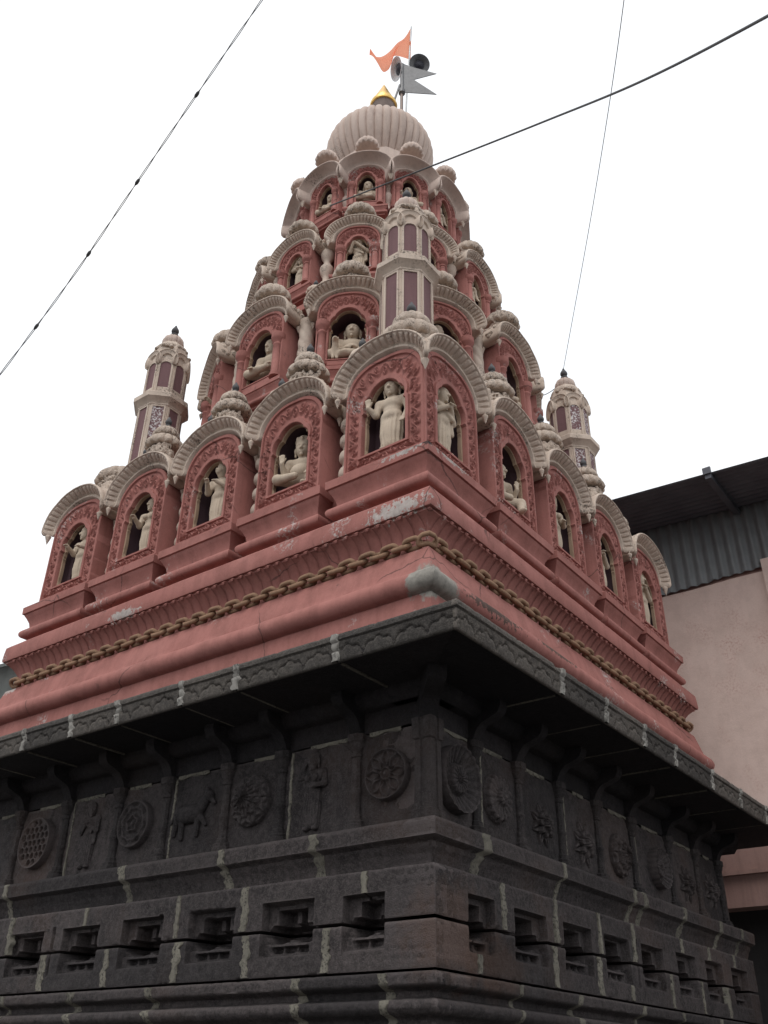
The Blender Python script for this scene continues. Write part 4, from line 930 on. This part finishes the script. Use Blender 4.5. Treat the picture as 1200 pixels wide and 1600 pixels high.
FWD = ((-.155, -.03, .45), (-.135, -.15, .485)); FWDR = ((.155, -.02, .45), (.10, -.14, .44))
SF = dict(
    bless=figure(la=BLESS, ra=HANG, turn=.05, palmL=True, h=.0078), fold=figure(la=FOLDL, ra=FOLDR, turn=.35, hat='bald', shawl=True, h=.0078),
    king=figure('leg', la=((-.165, -.03, .43), (-.165, -.11, .52)), ra=((.17, -.02, .44), (.14, -.13, .36)), hat='crown', belly=.02, turn=.15, palmL=True, h=.0078),
    monkey=figure(la=((-.15, -.04, .45), (-.10, -.15, .50)), ra=FOLDR, hat='crown', muzzle=True, turn=-.25), lady=figure(la=FWD, ra=HANG, hat='hair', bosom=True, turn=-.3),
    offer=figure(la=FWD, ra=FWDR, hat='topknot', turn=-.5), sage=figure('sit', la=((-.16, -.03, .42), (-.13, -.15, .36)), ra=((.16, -.03, .42), (.10, -.14, .37)), hat='topknot', turn=-.2),
    dogman=figure('sit', la=((-.15, -.05, .43), (-.06, -.13, .40)), ra=((.16, -.04, .42), (.04, -.13, .41)), belly=.01, turn=-.1, dog=True), flute=figure(la=((-.16, -.04, .50), (-.10, -.12, .60)), ra=((.16, -.05, .50), (-.02, -.13, .61)), hat='tall', shawl=True),
    salute=figure(la=((-.19, .0, .56), (-.10, -.03, .70)), ra=((.17, -.02, .46), (.08, -.11, .44)), hat='topknot', bosom=True, turn=-.25), leg=figure('leg', la=((-.17, -.02, .44), (-.13, -.14, .50)), ra=((.17, -.02, .43), (.16, -.10, .50)), hat='hair', turn=.4, palmR=True),
    chest=figure(la=((-.16, -.02, .44), (-.15, -.05, .33)), ra=((.15, -.03, .44), (.0, -.115, .53)), hat='hair', bosom=True, turn=.5))
for nm_, u_ in (('salute', 1.77), ('fold', -1.05)):
    ob('carved_figure', SF[nm_].copy(), 'basalt', wall_left, (u_, -2.895, -3.12), 0, (.78, .42, .78))
def statue(kind, key, p, label, x=0.0, y=.17, s=1.0, grp=None, rz=0.0, dz=0.0):
    b = BAYS[key]; th = b.rotation_euler[2]
    loc = (b.location[0] + math.cos(th) * x - math.sin(th) * y, b.location[1] + math.sin(th) * x + math.cos(th) * y, ZO + p['sill'] + dz)
    o = ob('statue', SF[kind], 'statue_paint', None, loc, th + rz, s); tag(o, label, 'statue', grp or 'plaster statues in the tower niches'); return o
LR, UL = 'lowest row of niches', ''
statue('bless', 'Cl', T1c, 'bald standing statue with open palm raised, left of the two corner niches', 0.02, 0.115, 1.08, dz=0, rz=0.15)
statue('fold', 'Cr', T1c, 'shawled statue with hands at its chest, right of the two corner niches', -0.03, 0.115, 1.06, dz=0, rz=-0.1)
statue('king', 'L2', T1, 'seated pot-bellied statue with crown and raised hand, lowest row left side, next to corner', 0, 0.21, 1.12, dz=0.1, rz=0.3)
statue('monkey', 'L1', T1, 'standing statue with muzzle and crown, middle niche of the lowest row, left side', 0.03, 0.16, 1.04, dz=0, rz=0.25)
statue('lady', 'L0', T1, 'standing statue with bent arm, lowest row left side, second niche from the far left', 0.04, 0.17, 1.02, dz=0, rz=0.2)
statue('offer', 'CLr', T1c, 'standing statue half hidden by the jamb of the leftmost niche', 0.06, 0.13, 1, dz=0, rz=0.1)
statue('leg', 'R0', T1, 'seated statue with raised hand, lowest row right side, next to corner', 0, 0.2, 1.08, dz=0.08, rz=-0.3)
statue('salute', 'R1', T1, 'slim standing statue half hidden in the middle niche of the lowest row, right side', -0.03, 0.16, 1.02, dz=0, rz=-0.3)
statue('monkey', 'R2', T1, 'standing statue behind the jamb of the second niche from the far right, lowest row', -0.03, 0.16, 1, dz=0, rz=-0.3)
statue('chest', 'CRl', T1c, 'standing statue with one hand on its chest, in the rightmost niche', -0.03, 0.12, 1.04, dz=0, rz=-0.3)
statue('dogman', '2_210', T2, 'large bald seated statue with small dog, second row beside front minaret', 0.03, 0.22, 1.3, dz=0.03, rz=0.1)
statue('sage', '2_180', T2, 'seated statue with topknot and one knee forward, second row, left side', 0.02, 0.2, 1.24, dz=0.12, rz=0.2)
statue('lady', '2_150', T2, 'statue seen edge-on in the leftmost niche of the second row', 0, 0.16, 1.05, dz=0, rz=0.3)
statue('offer', '2_240', T2, 'statue in the second row niche right of the front minaret, mostly hidden', -0.03, 0.16, 1, dz=0, rz=-0.2)
statue('sage', '2_270', T2, 'statue with topknot and long ears behind the jamb, second row, right side', -0.03, 0.22, 1.15, dz=0.1, rz=-0.1)
statue('flute', '3_210', T3, 'standing statue in tall pointed cap holding a flute, third row left of minaret', 0, 0.13, 0.82, dz=0, rz=0.05)
statue('salute', '3_180', T3, 'standing statue with arm lifted to its head, third row, left side', 0.02, 0.13, 0.8, dz=0, rz=0.2)
statue('chest', '3_150', T3, 'statue seen edge-on in the leftmost niche of the third row', 0, 0.13, 0.78, dz=0, rz=0.3)
statue('lady', '3_270', T3, 'standing statue in the third row niche on the right side', -0.02, 0.13, 0.78, dz=0, rz=-0.3)
statue('sage', '4_210', T4, 'small bald bust in the top row niche facing front left', 0.01, 0.14, 0.95, dz=0.06, rz=0.1)
statue('dogman', '4_240', T4, 'small bald bust in the top row niche facing front right', 0, 0.14, 0.95, dz=0.06, rz=-0.2)
statue('sage', '4_180', T4, 'small seated statue leaning in the left niche of the top row', 0.02, 0.14, 0.9, dz=0.05, rz=0.3)
statue('lady', '4_270', T4, 'small standing statue in the right niche of the top row', 0, 0.13, 0.74, dz=0, rz=-0.3)

# ------------------------------------------------------------------ flag, pennant, loudspeakers
RV = np.array([.6186, -.7857, 0]); FV = np.array([.7857, .6186, 0])
def P3(o, z, b=0.0): return RV * o + FV * b + np.array([0, 0, z + ZO])
top = [(.577, 13.571), (.471, 13.29), (.322, 12.973), (.146, 12.709), (-.032, 12.636), (-.16, 12.67), (-.235, 12.73)]
bot = [(.562, 12.459), (.458, 12.503), (.251, 12.54), (.122, 12.188), (.036, 12.098), (-.09, 12.25), (-.255, 12.49)]
a, b = curve_prof(top, 40), curve_prof(bot, 40); rows = []
for i in range(40):
    q = i / 39; row = []
    for s in np.linspace(0, 1, 14):
        o, z = a[i] * (1 - s) + b[i] * s; row.append(P3(o, z, .10 * q * math.sin(q * 9 + s * 3) + .02 * math.sin(s * 9)))
    rows.append(row)
fp = empty('flag', tuple(P3(.461, 10.0))); tag(fp, 'saffron cloth flag on a thin pale pole at the top of the tower', 'flag')
inv = -np.array(fp.location)
V, F = grid(np.array(rows)); V2 = V + FV * .004; n = len(V)
ob('cloth', (V + inv, F, 180), 'flag_cloth', fp)
ob('pole', tube([P3(.461, 9.9) + inv, P3(.49, 11.5) + inv, P3(.577, 13.58) + inv], .016, 8) + (60,), 'galvanised', fp)
pn = empty('metal_pennant', tuple(P3(.392, 10.0))); inv = -np.array(pn.location); tag(pn, 'grey sheet metal swallow-tailed pennant on a pipe above the dome', 'pennant')
pts = [(.415, 12.253), (1.065, 11.999), (.62, 11.782), (1.056, 11.341), (.433, 11.372)]
V = np.array([P3(o, z, -.02) + inv for o, z in pts] + [P3(o, z, -.006) + inv for o, z in pts]); F = [[0, 4, 3, 2], [0, 2, 1], [5, 7, 8, 9], [5, 6, 7]] + [[i, (i + 1) % 5, 5 + (i + 1) % 5, 5 + i] for i in range(5)]
ob('blade', (V, F), 'tin_dark', pn); ob('pole', tube([P3(.394, 9.9) + inv, P3(.388, 12.3) + inv], .03, 10) + (60,), 'pipe_brown', pn)
ob('hoist_sleeve', tube([P3(.40, 11.33) + inv, P3(.395, 12.27) + inv], .042, 10) + (60,), 'tin_dark', pn)
ob('clamp', lathe([(.05, -.05), (.065, -.04), (.065, .04), (.05, .05)], 10) + (40,), 'tin_dark', pn, tuple(P3(.394, 11.40) + inv))
ob('strut', tube([P3(.353, 11.63) + inv, P3(.20, 10.95, .05) + inv], .02, 6) + (60,), 'tin_dark', pn)
def horn(name, loc, direc, r, label, shell):
    e = empty(name, tuple(loc)); tag(e, label, 'loudspeaker', 'horn loudspeakers above the dome')
    q = Vector(direc).to_track_quat('Z', 'Y'); M = np.array(q.to_matrix())
    def tr(m): return (m[0] @ M.T, m[1], 45)
    ob('bell', tr(lathe([(.10 * r, -1.3 * r), (.16 * r, -.9 * r), (.30 * r, -.5 * r), (.62 * r, -.15 * r), (.95 * r, 0), (1.0 * r, .02 * r), (1.0 * r, .06 * r), (.93 * r, .05 * r), (.6 * r, -.10 * r), (.50 * r, -.2 * r)], 28, cap=False)), shell, e)
    ob('throat', tr(lathe([(.50 * r, -.20 * r), (.30 * r, -.14 * r), (.18 * r, -.05 * r), (.05 * r, -.02 * r)], 24)), 'horn_dark', e)
    ob('driver', tr(lathe([(.30 * r, -1.7 * r), (.34 * r, -1.6 * r), (.34 * r, -1.2 * r), (.2 * r, -1.15 * r)], 20)), 'horn_grey', e)
    ob('bracket', tr(tube([(.0, .45 * r, -.45 * r), (0, .75 * r, -.8 * r), (0, .5 * r, -1.4 * r)], .07 * r, 6)), 'tin_dark', e)
    return e
tocam = np.array([-.7, -.52, -.5])
horn('loudspeaker', P3(.739, 12.395, .05), tocam + RV * .15, .205, 'round dark horn loudspeaker facing down beside the metal pennant', 'horn_grey')
horn('loudspeaker', P3(.285, 12.16, .02), -RV * .9 - FV * .3 + np.array([0, 0, -.35]), .23, 'grey horn loudspeaker seen side-on below the saffron flag', 'horn_white')

# ------------------------------------------------------------------ overhead wires
def wire(name, pts, r, label, sub=None):
    pts = curve_prof([(x, y, z + ZO) for x, y, z in pts], 60) if len(pts) > 2 else np.array(pts)
    return tag(ob(name, tube(pts, r, 6) + (180,), 'cable'), label, 'wire'), pts
w1 = [(-5.613, .159, .046), (-5.543, -.97, 1.314), (-5.586, -1.68, 1.935), (-5.66, -2.426, 2.468), (-5.799, -3.476, 3.051)]
e = empty('service_wire', (-5.6, -1.6, 1.9 + ZO)); tag(e, 'twisted service wire with small clips crossing the sky at upper left', 'wire')
q = curve_prof(w1, 300); c0 = np.array((-5.6, -1.6, 1.9)); l = np.concatenate([[0], np.cumsum(np.linalg.norm(np.diff(q, axis=0), axis=1))])
for s in (0, math.pi):
    off = .006 * np.stack([np.cos(l * 9 + s), np.sin(l * 9 + s), 0 * l], -1); ob('strand', tube(q + off - c0, .0034, 6) + (180,), 'cable', e)
for px in ((-5.66, -2.426, 2.468), (-5.586, -1.68, 1.935), (-5.552, -1.10, 1.435), (-5.56, -.55, .87)):
    k = np.argmin(np.linalg.norm(q - np.array(px), axis=1)); d = q[k + 1] - q[k - 1]; d /= np.linalg.norm(d)
    ob('clip', tube([q[k] - d * .035 - c0, q[k] - d * .015 - c0, q[k] + d * .015 - c0, q[k] + d * .035 - c0], [.006, .015, .015, .006], 8) + (60,), 'cable', e)
a2 = np.array((-1.46, -.21, 6.62))
wire('power_cable', [tuple(a2), (-2.596, -4.28, 4.029), (-3.51, -5.56, 2.478), (-4.576, -6.651, .884), (-4.92, -6.975, .39)], .0115, 'thick black cable slanting from the tower top to the upper right')
wire('thin_wire', [(2.14, -2.14, 4.90), (-.918, -4.14, 4.656), (-3.52, -5.574, 3.688), (-4.044, -5.837, 3.442)], .0042, 'thin wire rising from the tip of the right minaret')
wire('tie_wire', [(2.14, -2.14, 4.66), (1.95, -1.85, 4.40), (1.75, -1.75, 4.30)], .006, 'short wire tying the right minaret back to the tower')

# ------------------------------------------------------------------ pink building with tin roof
X0 = 4.8
pb = empty('pink_building', (X0, -4, 0)); tag(pb, 'pink plastered building with corrugated tin gable and dark roof overhang', 'building')
def loc(V): return np.asarray(V, float) - np.array((X0, -4, -ZO))
def bx(*a): v, f = box(*a); return loc(v), f
ys = np.linspace(-7.5, 2, 120); ztop = 1.93 + .03 * np.array([fbm(np.array((y, 0, 0)), 3, 3) for y in ys]) + .012 * (ys + 3)*0
wall = [(X0, y, -2.0) for y in ys] + [(X0, y, z) for y, z in zip(ys, ztop)] + [(X0 + .25, y, z) for y, z in zip(ys, ztop)]; n = len(ys)
ob('wall', (loc(wall), [[i + 1, i, n + i, n + i + 1] for i in range(n - 1)] + [[n + i + 1, n + i, 2 * n + i, 2 * n + i + 1] for i in range(n - 1)], 60), 'pink_wall', pb)
ob('pilaster', bx(X0 - .10, X0 + .05, -5.2, -3.86, -1.99, 2.08), 'pink_wall', pb)
ob('brick_edge', bx(X0 + .03, X0 + .2, -7.4, 1.9, 1.9, 2.06), 'pink_beam', pb)
ob('beam', bx(X0 - .06, X0 + .3, -7.5, 2, -2.30, -1.98), 'pink_beam', pb); bmx = ob('beam', bx(X0 - .02, X0 + .3, -7.5, 2, -2.74, -2.34), 'pink_beam', pb)
ob('drip_band', bx(X0 - .10, X0 + .3, -7.5, 2, -2.345, -2.295), 'pink_beam', pb)
ob('passage_wall', bx(X0 + 1.6, X0 + 1.8, -7.5, 2, -ZO + .004, -2.0), 'dark_inside', pb); ob('passage_ceiling', bx(X0 + .31, X0 + 1.59, -7.5, 2, -2.35, -2.2), 'dark_inside', pb)
for y in (-5.6, 1.2): ob('column', bx(X0, X0 + .28, y - .18, y + .18, -ZO + .004, -2.745), 'pink_beam', pb)
def sheet(y0, y1, z0, z1, x, seed, pitch=.172):
    yy = np.arange(y0, y1, pitch / 10); rows = []
    for k in range(14):
        t_ = k / 13; z = z0 + (z1 - z0) * t_
        zz = z + (0.02 * np.array([fbm(np.array((v, seed, 0)), 4, 3) for v in yy]) if k == 0 else 0)
        rows.append(np.stack([x - .022 * np.cos(2 * math.pi * yy / pitch) - .01 * math.sin(k * 2 + seed) * (1 - t_), yy, zz + 0 * yy], -1))
    return grid(loc(np.array(rows).reshape(-1, 3)).reshape(14, len(yy), 3))
y = -7.4; k = 0
while y < 1.5:
    ob('tin_sheet', sheet(y, y + .90, 1.97 + .015 * math.sin(k * 2.1), 3.35, X0 - .045 - .006 * (k % 2), k) + (60,), 'corrugated', pb); y += .86; k += 1
# roof overhang: corrugations run along the edge
xs = np.arange(3.53, X0 + 3, .0125); rows = []
for yv in np.linspace(-7.6, 1.6, 30): rows.append(np.stack([xs, yv + 0 * xs, 3.20 + .06 * (yv + 1.8) + .016 * np.cos(2 * math.pi * xs / .125)], -1))
Vr, Fr = grid(np.array(rows)); Vt = Vr + np.array((0, 0, .006)); n = len(Vr)
ob('roof', (np.concatenate([loc(Vr), loc(Vt)]), Fr + [[i + n for i in f[::-1]] for f in Fr], 60), 'roof_sheet', pb)
for yv in (-5.9, -3.66, -1.2):
    zc = 3.20 + .06 * (yv + 1.8); ob('rafter', bx(3.49, X0 + .2, yv - .045, yv + .045, zc - .11, zc - .018), 'roof_sheet', pb); ob('rafter_end', bx(3.46, 3.50, yv - .06, yv + .06, zc - .04, zc + .07), 'roof_sheet', pb)

# ------------------------------------------------------------------ grey-green house far behind on the left
hb = empty('far_house', (3.9, 16, 0)); tag(hb, 'grey-green gabled building just visible behind the left end of the tower', 'building')
w_, d_, eh, rh = 3.2, 4.0, 8.8, 1.9
V = [(-w_, -d_, 0), (w_, -d_, 0), (w_, -d_, eh), (0, -d_, eh + rh), (-w_, -d_, eh), (-w_, d_, 0), (w_, d_, 0), (w_, d_, eh), (0, d_, eh + rh), (-w_, d_, eh)]
hw = ob('wall', (np.array(V, float), [[0, 1, 2, 3, 4], [5, 9, 8, 7, 6], [0, 4, 9, 5], [1, 6, 7, 2]]), 'far_wall', hb)
for s in (-1, 1):
    Vq = [(0, -d_ - .3, eh + rh + .06), (s * (w_ + .4), -d_ - .3, eh - .2), (s * (w_ + .4), d_ + .3, eh - .2), (0, d_ + .3, eh + rh + .06)]; Vq = Vq + [(x, y_, z - .08) for x, y_, z in Vq]
    ob('roof', (np.array(Vq, float), [[0, 1, 2, 3], [7, 6, 5, 4], [0, 4, 5, 1], [1, 5, 6, 2], [2, 6, 7, 3]]), 'far_wall', hb)
for x in (-1.5, 1.5): ob('window', box(x - .5, x + .5, -d_ - .03, -d_ + .05, 5.0, 6.4), 'dark_inside', hw)
